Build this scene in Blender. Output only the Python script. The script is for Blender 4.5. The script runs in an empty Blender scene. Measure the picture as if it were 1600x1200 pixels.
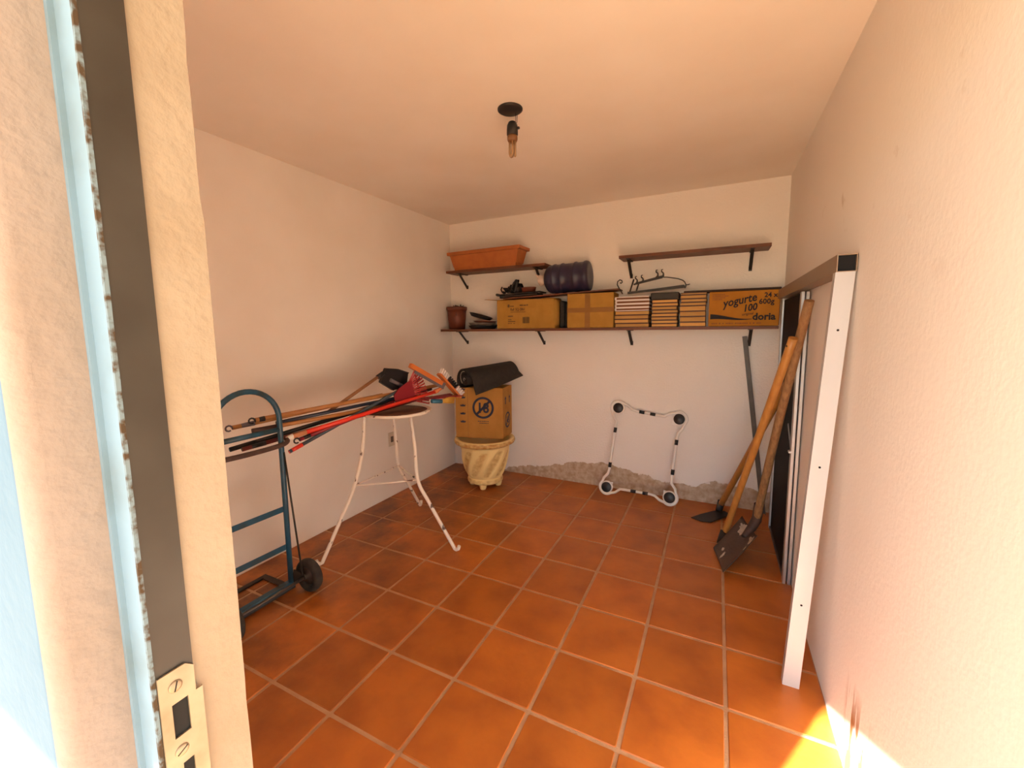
import bpy, math, random
from mathutils import Vector, Matrix, noise
random.seed(7)
S = bpy.context.scene
COL = S.collection
PI = math.pi

# ------------------------------------------------------------------ camera
CAMP = Vector((2.4535, -3.5899, 1.4154)); YAW, PIT, ROL = -0.46101, -0.11124, -0.01043
F_PX, CX, CY = 647.427, 797.774, 586.718
cam = bpy.data.cameras.new('camera'); camo = bpy.data.objects.new('camera', cam); COL.objects.link(camo)
fw = Vector((math.sin(YAW)*math.cos(PIT), math.cos(YAW)*math.cos(PIT), math.sin(PIT)))
r0 = Vector((math.cos(YAW), -math.sin(YAW), 0)); u0 = r0.cross(fw)
rt = math.cos(ROL)*r0 + math.sin(ROL)*u0; up = -math.sin(ROL)*r0 + math.cos(ROL)*u0
mw = Matrix((rt, up, -fw)).transposed().to_4x4(); mw.translation = CAMP
camo.matrix_world = mw
cam.sensor_fit = 'HORIZONTAL'; cam.sensor_width = 36.0
cam.lens = 36.0*F_PX/1600.0
cam.shift_x = (800-CX)/1600.0; cam.shift_y = (CY-600)/1600.0
cam.clip_start = 0.02
S.camera = camo

# ------------------------------------------------------------------ light
SUN_DIR = Vector((0.526, 1.0, -0.635)).normalized()      # the way the light travels
w = bpy.data.worlds.new('sky'); S.world = w; w.use_nodes = True
nt = w.node_tree; bg = nt.nodes['Background']
sky = nt.nodes.new('ShaderNodeTexSky'); sky.sky_type = 'NISHITA'; sky.sun_disc = False
sky.sun_elevation = math.radians(28); sky.sun_rotation = math.atan2(-SUN_DIR.x, -SUN_DIR.y)
sky.air_density = 1.0; sky.dust_density = 0.1; sky.ozone_density = 3.0
nt.links.new(sky.outputs[0], bg.inputs[0]); bg.inputs[1].default_value = 0.21
sun = bpy.data.lights.new('sun', 'SUN'); sun.energy = 16.0; sun.angle = math.radians(0.9); sun.color = (1.0, 0.96, 0.86)
suno = bpy.data.objects.new('sun', sun); COL.objects.link(suno)
suno.rotation_euler = SUN_DIR.to_track_quat('-Z', 'Y').to_euler(); suno.location = (0, -9, 6)
vs = S.view_settings; S.display_settings.display_device = 'sRGB'
vs.view_transform = 'Standard'; vs.look = 'None'; vs.gamma = 1.0; vs.use_curve_mapping = False
vs.exposure = 2.06
S.cycles.use_denoising = True
S.cycles.max_bounces = 16; S.cycles.diffuse_bounces = 9; S.cycles.glossy_bounces = 4
S.cycles.sample_clamp_indirect = 6.0

# ------------------------------------------------------------------ materials
MATS = {}
def mat(name, col, rough=0.6, metal=0.0, col2=None, scale=6.0, detail=4.0, lo=0.35, hi=0.7, bump=0.0, bscale=60.0, rnd=0.0, spec=0.5, stretch=None, trans=0.0):
    if name in MATS: return MATS[name]
    m = bpy.data.materials.new(name); m.use_nodes = True; t = m.node_tree; N = t.nodes; L = t.links
    b = N['Principled BSDF']; b.inputs['Roughness'].default_value = rough; b.inputs['Metallic'].default_value = metal
    b.inputs['Specular IOR Level'].default_value = spec
    b.inputs['Transmission Weight'].default_value = trans
    tc = N.new('ShaderNodeTexCoord'); src = tc.outputs['Object']
    if stretch:
        mp = N.new('ShaderNodeMapping'); mp.inputs['Scale'].default_value = stretch; L.new(src, mp.inputs[0]); src = mp.outputs[0]
    out = None
    if col2 is not None:
        n = N.new('ShaderNodeTexNoise'); n.inputs['Scale'].default_value = scale; n.inputs['Detail'].default_value = detail
        L.new(src, n.inputs['Vector'])
        mr = N.new('ShaderNodeMapRange'); mr.inputs[1].default_value = lo; mr.inputs[2].default_value = hi; L.new(n.outputs[0], mr.inputs[0])
        mx = N.new('ShaderNodeMix'); mx.data_type = 'RGBA'; mx.inputs[6].default_value = (*col, 1); mx.inputs[7].default_value = (*col2, 1)
        L.new(mr.outputs[0], mx.inputs[0]); out = mx.outputs[2]
    if rnd:
        oi = N.new('ShaderNodeObjectInfo'); hs = N.new('ShaderNodeHueSaturation')
        mr2 = N.new('ShaderNodeMapRange'); mr2.inputs[3].default_value = 1-rnd; mr2.inputs[4].default_value = 1+rnd
        L.new(oi.outputs['Random'], mr2.inputs[0]); L.new(mr2.outputs[0], hs.inputs['Value'])
        if out: L.new(out, hs.inputs['Color'])
        else: hs.inputs['Color'].default_value = (*col, 1)
        out = hs.outputs[0]
    if out: L.new(out, b.inputs['Base Color'])
    else: b.inputs['Base Color'].default_value = (*col, 1)
    if bump:
        n2 = N.new('ShaderNodeTexNoise'); n2.inputs['Scale'].default_value = bscale; n2.inputs['Detail'].default_value = 5
        L.new(src, n2.inputs['Vector'])
        bp = N.new('ShaderNodeBump'); bp.inputs['Strength'].default_value = bump; bp.inputs['Distance'].default_value = 0.01
        L.new(n2.outputs[0], bp.inputs['Height']); L.new(bp.outputs[0], b.inputs['Normal'])
    m['bsdf'] = b.name
    MATS[name] = m
    return m

WALLC = (0.85, 0.81, 0.76)
M_wall = mat('wall_paint', WALLC, 0.9, col2=(0.79, 0.73, 0.66), scale=1.6, bump=0.06, bscale=90, spec=0.2)
M_ceil = mat('ceiling_paint', (0.86, 0.81, 0.74), 0.9, col2=(0.82, 0.75, 0.66), scale=2.0, bump=0.05, bscale=80, spec=0.2)
M_tile = mat('terracotta_tile', (0.52, 0.155, 0.020), 0.40, col2=(0.36, 0.095, 0.014), scale=5.5, detail=7, lo=0.38, hi=0.72, bump=0.10, bscale=40, rnd=0.13)
def dirty_tiles():
    t = M_tile.node_tree; N = t.nodes; L = t.links; g = N.new('ShaderNodeNewGeometry')
    for n_ in list(N):
        if n_.type == 'TEX_NOISE': L.new(g.outputs['Position'], n_.inputs['Vector'])
    sx = N.new('ShaderNodeSeparateXYZ'); L.new(g.outputs['Position'], sx.inputs[0])
    wx = N.new('ShaderNodeMapRange'); wx.inputs[1].default_value = 1.5; wx.inputs[2].default_value = 0.3; L.new(sx.outputs[0], wx.inputs[0])
    n_ = N.new('ShaderNodeTexNoise'); n_.inputs['Scale'].default_value = 3.2; n_.inputs['Detail'].default_value = 7; n_.inputs['Roughness'].default_value = 0.65; L.new(g.outputs['Position'], n_.inputs['Vector'])
    th = N.new('ShaderNodeMapRange'); th.inputs[1].default_value = 0.40; th.inputs[2].default_value = 0.62; th.inputs[4].default_value = 0.85; L.new(n_.outputs[0], th.inputs[0])
    k = N.new('ShaderNodeMath'); k.operation = 'MULTIPLY'; L.new(wx.outputs[0], k.inputs[0]); L.new(th.outputs[0], k.inputs[1])
    b = N['Principled BSDF']; src = b.inputs['Base Color'].links[0].from_socket
    mx = N.new('ShaderNodeMix'); mx.data_type = 'RGBA'; L.new(k.outputs[0], mx.inputs[0]); L.new(src, mx.inputs[6]); mx.inputs[7].default_value = (0.125, 0.040, 0.010, 1)
    L.new(mx.outputs[2], b.inputs['Base Color'])
dirty_tiles()
M_grout = mat('grout', (0.56, 0.34, 0.19), 0.9, col2=(0.42, 0.24, 0.13), scale=9, bump=0.3, bscale=120)
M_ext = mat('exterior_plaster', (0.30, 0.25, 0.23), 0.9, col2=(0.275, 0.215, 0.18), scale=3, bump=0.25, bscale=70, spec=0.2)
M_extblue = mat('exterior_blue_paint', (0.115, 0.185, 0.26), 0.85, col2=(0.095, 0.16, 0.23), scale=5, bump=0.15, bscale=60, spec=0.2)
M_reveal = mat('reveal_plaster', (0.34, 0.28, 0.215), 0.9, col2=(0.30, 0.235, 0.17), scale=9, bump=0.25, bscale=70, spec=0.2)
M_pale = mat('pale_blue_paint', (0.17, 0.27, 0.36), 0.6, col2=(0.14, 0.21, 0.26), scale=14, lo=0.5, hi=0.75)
M_rust = mat('rusty_edge', (0.055, 0.032, 0.014), 0.9, col2=(0.15, 0.21, 0.25), scale=110, lo=0.42, hi=0.58)
M_dsteel = mat('dark_steel', (0.030, 0.023, 0.016), 0.55, metal=0.2, col2=(0.050, 0.042, 0.033), scale=9)
M_plate = mat('strike_metal', (0.36, 0.28, 0.19), 0.5, metal=0.4, col2=(0.24, 0.18, 0.11), scale=25)
M_black = mat('black_plastic', (0.012, 0.011, 0.012), 0.45)
M_hole = mat('dark_hole', (0.004, 0.004, 0.005), 0.9)
M_rubber = mat('black_rubber', (0.014, 0.012, 0.011), 0.75, col2=(0.028, 0.024, 0.02), scale=30)
M_shelf = mat('shelf_wood', (0.17, 0.052, 0.016), 0.55, col2=(0.095, 0.028, 0.010), scale=7, stretch=(1, 8, 8))
M_iron = mat('black_iron', (0.018, 0.014, 0.012), 0.55)
M_terra = mat('terracotta_plastic', (0.45, 0.135, 0.025), 0.5, col2=(0.38, 0.105, 0.018), scale=14)
M_potred = mat('brown_pot', (0.15, 0.034, 0.012), 0.5, col2=(0.11, 0.025, 0.010), scale=15)
M_card = mat('cardboard', (0.42, 0.225, 0.045), 0.85, col2=(0.36, 0.185, 0.034), scale=11, spec=0.2)
M_card2 = mat('cardboard_orange', (0.42, 0.175, 0.022), 0.85, col2=(0.37, 0.15, 0.018), scale=11, spec=0.2)
M_card3 = mat('cardboard_brown', (0.44, 0.22, 0.055), 0.85, col2=(0.375, 0.18, 0.042), scale=9, spec=0.2)
M_tape = mat('packing_tape', (0.27, 0.125, 0.025), 0.3)
M_inkb = mat('ink_black', (0.015, 0.013, 0.016), 0.85)
M_inkn = mat('ink_navy', (0.030, 0.035, 0.060), 0.85)
M_jug = mat('jug_purple', (0.026, 0.022, 0.060), 0.38, col2=(0.020, 0.016, 0.042), scale=5)
M_bag = mat('clear_bag', (0.72, 0.58, 0.50), 0.3)
M_pages = mat('book_pages', (0.58, 0.33, 0.10), 0.85, col2=(0.44, 0.23, 0.06), scale=8, stretch=(1, 1, 25), rnd=0.22)
M_cov = mat('book_cover_dark', (0.06, 0.018, 0.012), 0.6)
M_covw = mat('book_cover_white', (0.72, 0.66, 0.62), 0.5)
M_pagesd = mat('book_pages_dark', (0.20, 0.075, 0.03), 0.85, col2=(0.15, 0.055, 0.022), scale=10, stretch=(1, 1, 20))
M_cream = mat('stool_white', (0.80, 0.72, 0.62), 0.5, col2=(0.10, 0.05, 0.03), scale=22, detail=3, lo=0.60, hi=0.64, stretch=(1, 1, 0.55))
M_blue = mat('truck_blue', (0.018, 0.085, 0.15), 0.42, col2=(0.022, 0.05, 0.065), scale=14, lo=0.45, hi=0.7)
M_brownst = mat('rusty_strap', (0.085, 0.05, 0.042), 0.55, col2=(0.05, 0.03, 0.028), scale=20)
M_tire = mat('tire', (0.022, 0.019, 0.017), 0.85, col2=(0.045, 0.038, 0.03), scale=25)
M_wood = mat('handle_wood', (0.46, 0.205, 0.045), 0.42, col2=(0.36, 0.15, 0.032), scale=9, stretch=(6, 6, 1))
M_woodd = mat('handle_wood_worn', (0.35, 0.175, 0.065), 0.75, col2=(0.20, 0.095, 0.035), scale=14, stretch=(5, 5, 1), bump=0.3)
M_wood_b = mat('broom_wood', (0.43, 0.19, 0.055), 0.5, col2=(0.33, 0.135, 0.04), scale=8, stretch=(6, 1, 6))
M_woodbr = mat('brown_stick', (0.24, 0.105, 0.04), 0.6, col2=(0.17, 0.07, 0.028), scale=9)
M_red = mat('red_plastic', (0.72, 0.035, 0.016), 0.35)
M_rakered = mat('rake_red', (0.46, 0.035, 0.035), 0.4)
M_dred = mat('dark_red_plastic', (0.24, 0.012, 0.020), 0.42)
M_maroon = mat('maroon_paint', (0.12, 0.012, 0.012), 0.4)
M_slate = mat('slate_plastic', (0.045, 0.065, 0.085), 0.45)
M_navy = mat('navy_paint', (0.014, 0.022, 0.045), 0.4)
M_orange = mat('orange_plastic', (0.62, 0.17, 0.035), 0.45)
M_greyr = mat('grey_rubber', (0.13, 0.11, 0.125), 0.7)
M_white = mat('white_plastic', (0.80, 0.76, 0.70), 0.4)
M_bristw = mat('white_bristle', (0.80, 0.74, 0.72), 0.8)
M_bristk = mat('black_bristle', (0.012, 0.011, 0.014), 0.85)
M_yellow = mat('yellow_bristle', (0.62, 0.36, 0.05), 0.7)
M_cyan = mat('blue_plastic', (0.03, 0.17, 0.28), 0.5)
M_alu = mat('aluminium', (0.52, 0.51, 0.52), 0.38, metal=0.75, col2=(0.58, 0.55, 0.52), scale=4, stretch=(1, 1, 0.2))
M_aluw = mat('painted_aluminium', (0.50, 0.49, 0.49), 0.42, metal=0.15, col2=(0.45, 0.43, 0.42), scale=5, stretch=(1, 1, 0.3))
M_alu_shade = mat('shaded_aluminium', (0.30, 0.21, 0.14), 0.45, metal=0.5)  # plain aluminium of the top rail, its shade painted in as brown
M_screen = mat('dark_panel', (0.008, 0.005, 0.004), 0.75, spec=0.15)
M_grey = mat('grey_metal', (0.11, 0.09, 0.075), 0.5, metal=0.4, col2=(0.07, 0.055, 0.045), scale=8)
M_rustb = mat('rusty_blade', (0.125, 0.075, 0.05), 0.75, metal=0.2, col2=(0.085, 0.06, 0.048), scale=9, bump=0.3)
M_cement = mat('dried_cement', (0.60, 0.50, 0.38), 0.95, col2=(0.45, 0.35, 0.25), scale=30, bump=0.5)
M_glass = mat('bulb_glass', (0.36, 0.22, 0.11), 0.12)
M_brass = mat('bulb_base', (0.20, 0.085, 0.03), 0.5)
M_yard = mat('yard_paving', (0.54, 0.39, 0.23), 0.9, col2=(0.46, 0.32, 0.18), scale=1.2)
M_roof = mat('porch_roof_paint', (0.72, 0.64, 0.55), 0.9)
M_outlet = mat('outlet_plate', (0.62, 0.55, 0.45), 0.5)
M_foam = mat('grey_foam', (0.16, 0.13, 0.11), 0.9, col2=(0.10, 0.08, 0.07), scale=20)
M_soil = mat('dry_plant', (0.035, 0.022, 0.015), 0.95)

# cream pot with ochre wash: colour taken from a painted attribute
def pot_material():
    m = mat('cream_pot', (0.80, 0.63, 0.33), 0.6, bump=0.15, bscale=40); t = m.node_tree; N = t.nodes; L = t.links
    a = N.new('ShaderNodeAttribute'); a.attribute_name = 'wash'
    n = N.new('ShaderNodeTexNoise'); n.inputs['Scale'].default_value = 14
    mu = N.new('ShaderNodeMath'); mu.operation = 'MULTIPLY'; L.new(a.outputs['Fac'], mu.inputs[0]); L.new(n.outputs[0], mu.inputs[1])
    mr = N.new('ShaderNodeMapRange'); mr.inputs[1].default_value = 0.10; mr.inputs[2].default_value = 0.50; L.new(mu.outputs[0], mr.inputs[0])
    mx = N.new('ShaderNodeMix'); mx.data_type = 'RGBA'; mx.inputs[6].default_value = (0.86, 0.68, 0.30, 1); mx.inputs[7].default_value = (0.40, 0.18, 0.03, 1)
    L.new(mr.outputs[0], mx.inputs[0]); L.new(mx.outputs[2], N[m['bsdf']].inputs['Base Color'])
    return m
M_pot = pot_material()

# back wall: damp band of bare plaster along the floor
def back_wall_material():
    m = bpy.data.materials.new('wall_paint_peeling'); m.use_nodes = True; t = m.node_tree; N = t.nodes; L = t.links
    b = N['Principled BSDF']; b.inputs['Roughness'].default_value = 0.9; b.inputs['Specular IOR Level'].default_value = 0.2
    g = N.new('ShaderNodeTexCoord'); sx = N.new('ShaderNodeSeparateXYZ'); L.new(g.outputs['Object'], sx.inputs[0])
    dv = N.new('ShaderNodeMath'); dv.operation = 'DIVIDE'; dv.inputs[1].default_value = 2.877; L.new(sx.outputs[0], dv.inputs[0])
    cr = N.new('ShaderNodeValToRGB'); e = cr.color_ramp.elements
    pts = [(0.0, 0.0), (0.22, 0.03), (0.25, 0.07), (0.377, 0.125), (0.475, 0.205), (0.567, 0.212), (0.635, 0.18), (0.736, 0.125), (0.804, 0.128), (0.869, 0.185), (0.946, 0.17), (1.0, 0.16)]
    e[0].position = 0; e[0].color = (0, 0, 0, 1); e[1].position = 1; e[1].color = (0.16, 0.16, 0.16, 1)
    for p, v in pts[1:-1]:
        q = e.new(p); q.color = (v, v, v, 1)
    L.new(dv.outputs[0], cr.inputs[0])
    n = N.new('ShaderNodeTexNoise'); n.inputs['Scale'].default_value = 13; n.inputs['Detail'].default_value = 8; L.new(g.outputs['Object'], n.inputs['Vector'])
    ma = N.new('ShaderNodeMath'); ma.operation = 'MULTIPLY_ADD'; ma.inputs[1].default_value = 0.11; ma.inputs[2].default_value = -0.055; L.new(n.outputs[0], ma.inputs[0])
    ad = N.new('ShaderNodeMath'); ad.operation = 'ADD'; L.new(cr.outputs[0], ad.inputs[0]); L.new(ma.outputs[0], ad.inputs[1])
    sb = N.new('ShaderNodeMath'); sb.operation = 'SUBTRACT'; L.new(ad.outputs[0], sb.inputs[0]); L.new(sx.outputs[2], sb.inputs[1])
    mr = N.new('ShaderNodeMapRange'); mr.inputs[1].default_value = -0.002; mr.inputs[2].default_value = 0.006; L.new(sb.outputs[0], mr.inputs[0])
    n2 = N.new('ShaderNodeTexNoise'); n2.inputs['Scale'].default_value = 1.6; n2.inputs['Detail'].default_value = 4; L.new(g.outputs['Object'], n2.inputs['Vector'])
    base = N.new('ShaderNodeMix'); base.data_type = 'RGBA'; base.inputs[6].default_value = (*WALLC, 1); base.inputs[7].default_value = (0.79, 0.73, 0.66, 1); L.new(n2.outputs[0], base.inputs[0])
    n3 = N.new('ShaderNodeTexNoise'); n3.inputs['Scale'].default_value = 24; n3.inputs['Detail'].default_value = 6; L.new(g.outputs['Object'], n3.inputs['Vector'])
    pr = N.new('ShaderNodeValToRGB'); pe = pr.color_ramp.elements
    pe[0].position = 0.35; pe[0].color = (0.42, 0.30, 0.19, 1); pe[1].position = 0.72; pe[1].color = (0.62, 0.52, 0.40, 1); L.new(n3.outputs[0], pr.inputs[0])
    mx = N.new('ShaderNodeMix'); mx.data_type = 'RGBA'; L.new(mr.outputs[0], mx.inputs[0]); L.new(base.outputs[2], mx.inputs[6]); L.new(pr.outputs[0], mx.inputs[7])
    L.new(mx.outputs[2], b.inputs['Base Color'])
    n4 = N.new('ShaderNodeTexNoise'); n4.inputs['Scale'].default_value = 70; n4.inputs['Detail'].default_value = 5; L.new(g.outputs['Object'], n4.inputs['Vector'])
    hs = N.new('ShaderNodeMath'); hs.operation = 'MULTIPLY_ADD'; hs.inputs[1].default_value = -0.6; L.new(mr.outputs[0], hs.inputs[0]); L.new(n4.outputs[0], hs.inputs[2])
    bp = N.new('ShaderNodeBump'); bp.inputs['Strength'].default_value = 0.35; bp.inputs['Distance'].default_value = 0.01; L.new(hs.outputs[0], bp.inputs['Height']); L.new(bp.outputs[0], b.inputs['Normal'])
    return m
M_back = back_wall_material()

# right wall: paint with scuffs, small stains and scratches down to the plaster near the floor
def right_wall_material():
    m = bpy.data.materials.new('wall_paint_scuffed'); m.use_nodes = True; t = m.node_tree; N = t.nodes; L = t.links
    b = N['Principled BSDF']; b.inputs['Roughness'].default_value = 0.9; b.inputs['Specular IOR Level'].default_value = 0.2
    g = N.new('ShaderNodeTexCoord'); sx = N.new('ShaderNodeSeparateXYZ'); L.new(g.outputs['Object'], sx.inputs[0])
    def rng(sock, a, bb, c, d):                         # smooth window between a..d
        u = N.new('ShaderNodeMapRange'); u.inputs[1].default_value = a; u.inputs[2].default_value = bb; L.new(sock, u.inputs[0])
        v = N.new('ShaderNodeMapRange'); v.inputs[1].default_value = d; v.inputs[2].default_value = c; L.new(sock, v.inputs[0])
        k = N.new('ShaderNodeMath'); k.operation = 'MULTIPLY'; L.new(u.outputs[0], k.inputs[0]); L.new(v.outputs[0], k.inputs[1]); return k.outputs[0]
    def mul(a, c):
        k = N.new('ShaderNodeMath'); k.operation = 'MULTIPLY'; L.new(a, k.inputs[0]); L.new(c, k.inputs[1]); return k.outputs[0]
    n2 = N.new('ShaderNodeTexNoise'); n2.inputs['Scale'].default_value = 1.5; n2.inputs['Detail'].default_value = 4; L.new(g.outputs['Object'], n2.inputs['Vector'])
    base = N.new('ShaderNodeMix'); base.data_type = 'RGBA'; base.inputs[6].default_value = (*WALLC, 1); base.inputs[7].default_value = (0.79, 0.73, 0.66, 1); L.new(n2.outputs[0], base.inputs[0])
    # scratches
    mp = N.new('ShaderNodeMapping'); mp.inputs['Scale'].default_value = (1, 26, 4.0); mp.inputs['Rotation'].default_value = (0.22, 0, 0); L.new(g.outputs['Object'], mp.inputs[0])
    n3 = N.new('ShaderNodeTexNoise'); n3.inputs['Scale'].default_value = 1.0; n3.inputs['Detail'].default_value = 5; L.new(mp.outputs[0], n3.inputs['Vector'])
    th = N.new('ShaderNodeMapRange'); th.inputs[1].default_value = 0.475; th.inputs[2].default_value = 0.52; L.new(n3.outputs[0], th.inputs[0])
    win = mul(rng(sx.outputs[1], -2.26, -2.22, -2.06, -2.00), rng(sx.outputs[2], -0.2, -0.1, 0.20, 0.33))
    scr = mul(th.outputs[0], win)
    m1 = N.new('ShaderNodeMix'); m1.data_type = 'RGBA'; L.new(scr, m1.inputs[0]); L.new(base.outputs[2], m1.inputs[6]); m1.inputs[7].default_value = (0.34, 0.17, 0.07, 1)
    # scattered stains
    n5 = N.new('ShaderNodeTexNoise'); n5.inputs['Scale'].default_value = 7.0; n5.inputs['Detail'].default_value = 6; L.new(g.outputs['Object'], n5.inputs['Vector'])
    th5 = N.new('ShaderNodeMapRange'); th5.inputs[1].default_value = 0.66; th5.inputs[2].default_value = 0.76; th5.inputs[4].default_value = 0.55; L.new(n5.outputs[0], th5.inputs[0])
    win5 = mul(rng(sx.outputs[1], -2.6, -2.4, -1.2, -0.8), rng(sx.outputs[2], 1.5, 1.65, 1.95, 2.1))
    m2 = N.new('ShaderNodeMix'); m2.data_type = 'RGBA'; L.new(mul(th5.outputs[0], win5), m2.inputs[0]); L.new(m1.outputs[2], m2.inputs[6]); m2.inputs[7].default_value = (0.40, 0.26, 0.15, 1)
    L.new(m2.outputs[2], b.inputs['Base Color'])
    n4 = N.new('ShaderNodeTexNoise'); n4.inputs['Scale'].default_value = 60; n4.inputs['Detail'].default_value = 5; L.new(g.outputs['Object'], n4.inputs['Vector'])
    hs = N.new('ShaderNodeMath'); hs.operation = 'MULTIPLY_ADD'; hs.inputs[1].default_value = -0.5; L.new(scr, hs.inputs[0]); L.new(n4.outputs[0], hs.inputs[2])
    bp = N.new('ShaderNodeBump'); bp.inputs['Strength'].default_value = 0.10; bp.inputs['Distance'].default_value = 0.01; L.new(hs.outputs[0], bp.inputs['Height']); L.new(bp.outputs[0], b.inputs['Normal'])
    return m
M_right = right_wall_material()

def porch_tile_material():
    m = bpy.data.materials.new('porch_tiles'); m.use_nodes = True; t = m.node_tree; N = t.nodes; L = t.links
    b = N['Principled BSDF']; b.inputs['Roughness'].default_value = 0.5
    g = N.new('ShaderNodeTexCoord'); br = N.new('ShaderNodeTexBrick'); br.offset = 0.0
    br.inputs['Scale'].default_value = 1.0; br.inputs['Brick Width'].default_value = 0.33; br.inputs['Row Height'].default_value = 0.33; br.inputs['Mortar Size'].default_value = 0.006
    br.inputs['Color1'].default_value = (0.58, 0.385, 0.19, 1); br.inputs['Color2'].default_value = (0.52, 0.34, 0.16, 1); br.inputs['Mortar'].default_value = (0.42, 0.33, 0.24, 1)
    L.new(g.outputs['Object'], br.inputs['Vector']); L.new(br.outputs[0], b.inputs['Base Color'])
    return m
M_porch = porch_tile_material()

# ------------------------------------------------------------------ mesh helpers
V = Vector
class MB:
    def __init__(self): self.v = []; self.f = []; self.s = []; self.m = []; self.mi = 0
    def add(self, vs, fs, smooth=False):
        o = len(self.v); self.v += [V(p) for p in vs]
        for f in fs: self.f.append(tuple(i+o for i in f)); self.s.append(smooth); self.m.append(self.mi)
        return self
    def hexa(self, p):          # 8 points: bottom ring 0-3, top ring 4-7
        return self.add(p, [(3, 2, 1, 0), (4, 5, 6, 7), (0, 1, 5, 4), (1, 2, 6, 5), (2, 3, 7, 6), (3, 0, 4, 7)])
    def box(self, a, b, M=None):
        x0, y0, z0 = a; x1, y1, z1 = b
        p = [V(q) for q in ((x0, y0, z0), (x1, y0, z0), (x1, y1, z0), (x0, y1, z0), (x0, y0, z1), (x1, y0, z1), (x1, y1, z1), (x0, y1, z1))]
        if M is not None: p = [M @ q for q in p]
        return self.hexa(p)
    def bev(self, a, b, r, M=None):   # box with chamfered vertical and horizontal edges
        c = (V(a)+V(b))/2; h = (V(b)-V(a))/2; r = min(r, min(h)*0.9); P = []; idx = {}
        for sx in (-1, 1):
            for sy in (-1, 1):
                for sz in (-1, 1):
                    for ax in range(3):
                        q = [h.x*sx, h.y*sy, h.z*sz]; s = (sx, sy, sz)
                        for k in range(3):
                            if k != ax: q[k] -= r*s[k]
                        idx[(sx, sy, sz, ax)] = len(P); P.append(c+V(q))
        if M is not None: P = [M @ q for q in P]
        F = []
        for ax in range(3):
            o = [k for k in range(3) if k != ax]
            for s in (-1, 1):
                ring = []
                for (a1, b1) in ((-1, -1), (1, -1), (1, 1), (-1, 1)):
                    k = [0, 0, 0]; k[ax] = s; k[o[0]] = a1; k[o[1]] = b1; ring.append(idx[(*k, ax)])
                F.append(tuple(ring))
            for a1 in (-1, 1):
                for b1 in (-1, 1):   # edge along ax
                    k0 = [0, 0, 0]; k1 = [0, 0, 0]; k0[ax] = -1; k1[ax] = 1
                    for k in (k0, k1): k[o[0]] = a1; k[o[1]] = b1
                    F.append((idx[(*k0, o[0])], idx[(*k1, o[0])], idx[(*k1, o[1])], idx[(*k0, o[1])]))
        for sx in (-1, 1):
            for sy in (-1, 1):
                for sz in (-1, 1): F.append(tuple(idx[(sx, sy, sz, k)] for k in range(3)))
        n0 = len(self.f); self.add(P, F); self._fix = True
        return self
    def tube(self, pts, r, n=10, closed=False, cap=True, sq=None):
        pts = [V(p) for p in pts]; k = len(pts); rr = r if isinstance(r, (list, tuple)) else [r]*k
        tang = []
        for i in range(k):
            a = pts[i-1] if (i > 0 or closed) else pts[i]; b = pts[(i+1) % k] if (i < k-1 or closed) else pts[i]
            tang.append((b-a).normalized())
        up_ = V((0, 0, 1)) if abs(tang[0].z) < 0.9 else V((1, 0, 0))
        nrm = (up_ - tang[0]*up_.dot(tang[0])).normalized(); rings = []; vs = []
        for i in range(k):
            nrm = (nrm - tang[i]*nrm.dot(tang[i])).normalized(); bi = tang[i].cross(nrm)
            for j in range(n):
                a = 2*PI*j/n; ca, sa = math.cos(a), math.sin(a)
                if sq: ca *= sq[0]; sa *= sq[1]
                vs.append(pts[i] + (nrm*ca + bi*sa)*rr[i])
        fs = []
        for i in range(k if closed else k-1):
            for j in range(n):
                a = i*n+j; b = i*n+(j+1) % n; c = ((i+1) % k)*n+(j+1) % n; d = ((i+1) % k)*n+j; fs.append((a, b, c, d))
        self.add(vs, fs, n > 4)
        if cap and not closed:
            o = len(self.v)-len(vs)
            self.f.append(tuple(o+j for j in reversed(range(n)))); self.s.append(False); self.m.append(self.mi)
            self.f.append(tuple(o+(k-1)*n+j for j in range(n))); self.s.append(False); self.m.append(self.mi)
        return self
    def bar(self, a, b, w, t, wdir):    # rectangular bar, width w along wdir, thickness t
        a, b = V(a), V(b); d = (b-a).normalized(); wd = V(wdir); wd = (wd-d*wd.dot(d)).normalized(); td = d.cross(wd)
        p = [q + wd*(sx*w/2) + td*(sy*t/2) for q in (a, b) for sx, sy in ((-1, -1), (1, -1), (1, 1), (-1, 1))]
        return self.hexa(p)
    def lathe(self, prof, c=(0, 0, 0), n=24, M=None, smooth=True, mod=None, ring=False):
        vs = []; c = V(c)
        for i, (r, z) in enumerate(prof):
            for j in range(n):
                a = 2*PI*j/n; q = r*(mod(a, i, z) if mod else 1)
                p = V((q*math.cos(a), q*math.sin(a), z)); vs.append((M @ p if M is not None else p) + c)
        fs = []
        kp = len(prof)
        for i in range(kp if ring else kp-1):
            for j in range(n): fs.append((i*n+j, i*n+(j+1) % n, ((i+1) % kp)*n+(j+1) % n, ((i+1) % kp)*n+j))
        self.add(vs, fs, smooth); o = len(self.v)-len(vs)
        if ring: return self
        if prof[0][0] > 1e-6: self.f.append(tuple(o+j for j in reversed(range(n)))); self.s.append(False); self.m.append(self.mi)
        if prof[-1][0] > 1e-6: self.f.append(tuple(o+(len(prof)-1)*n+j for j in range(n))); self.s.append(False); self.m.append(self.mi)
        return self
    def prism(self, poly, ext):     # polygon of 3D points thickened by the vector ext
        poly = [V(p) for p in poly]; k = len(poly); e = V(ext)
        return self.add(poly+[p+e for p in poly], [tuple(reversed(range(k))), tuple(range(k, 2*k))]+[(i, (i+1) % k, k+(i+1) % k, k+i) for i in range(k)])
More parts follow.
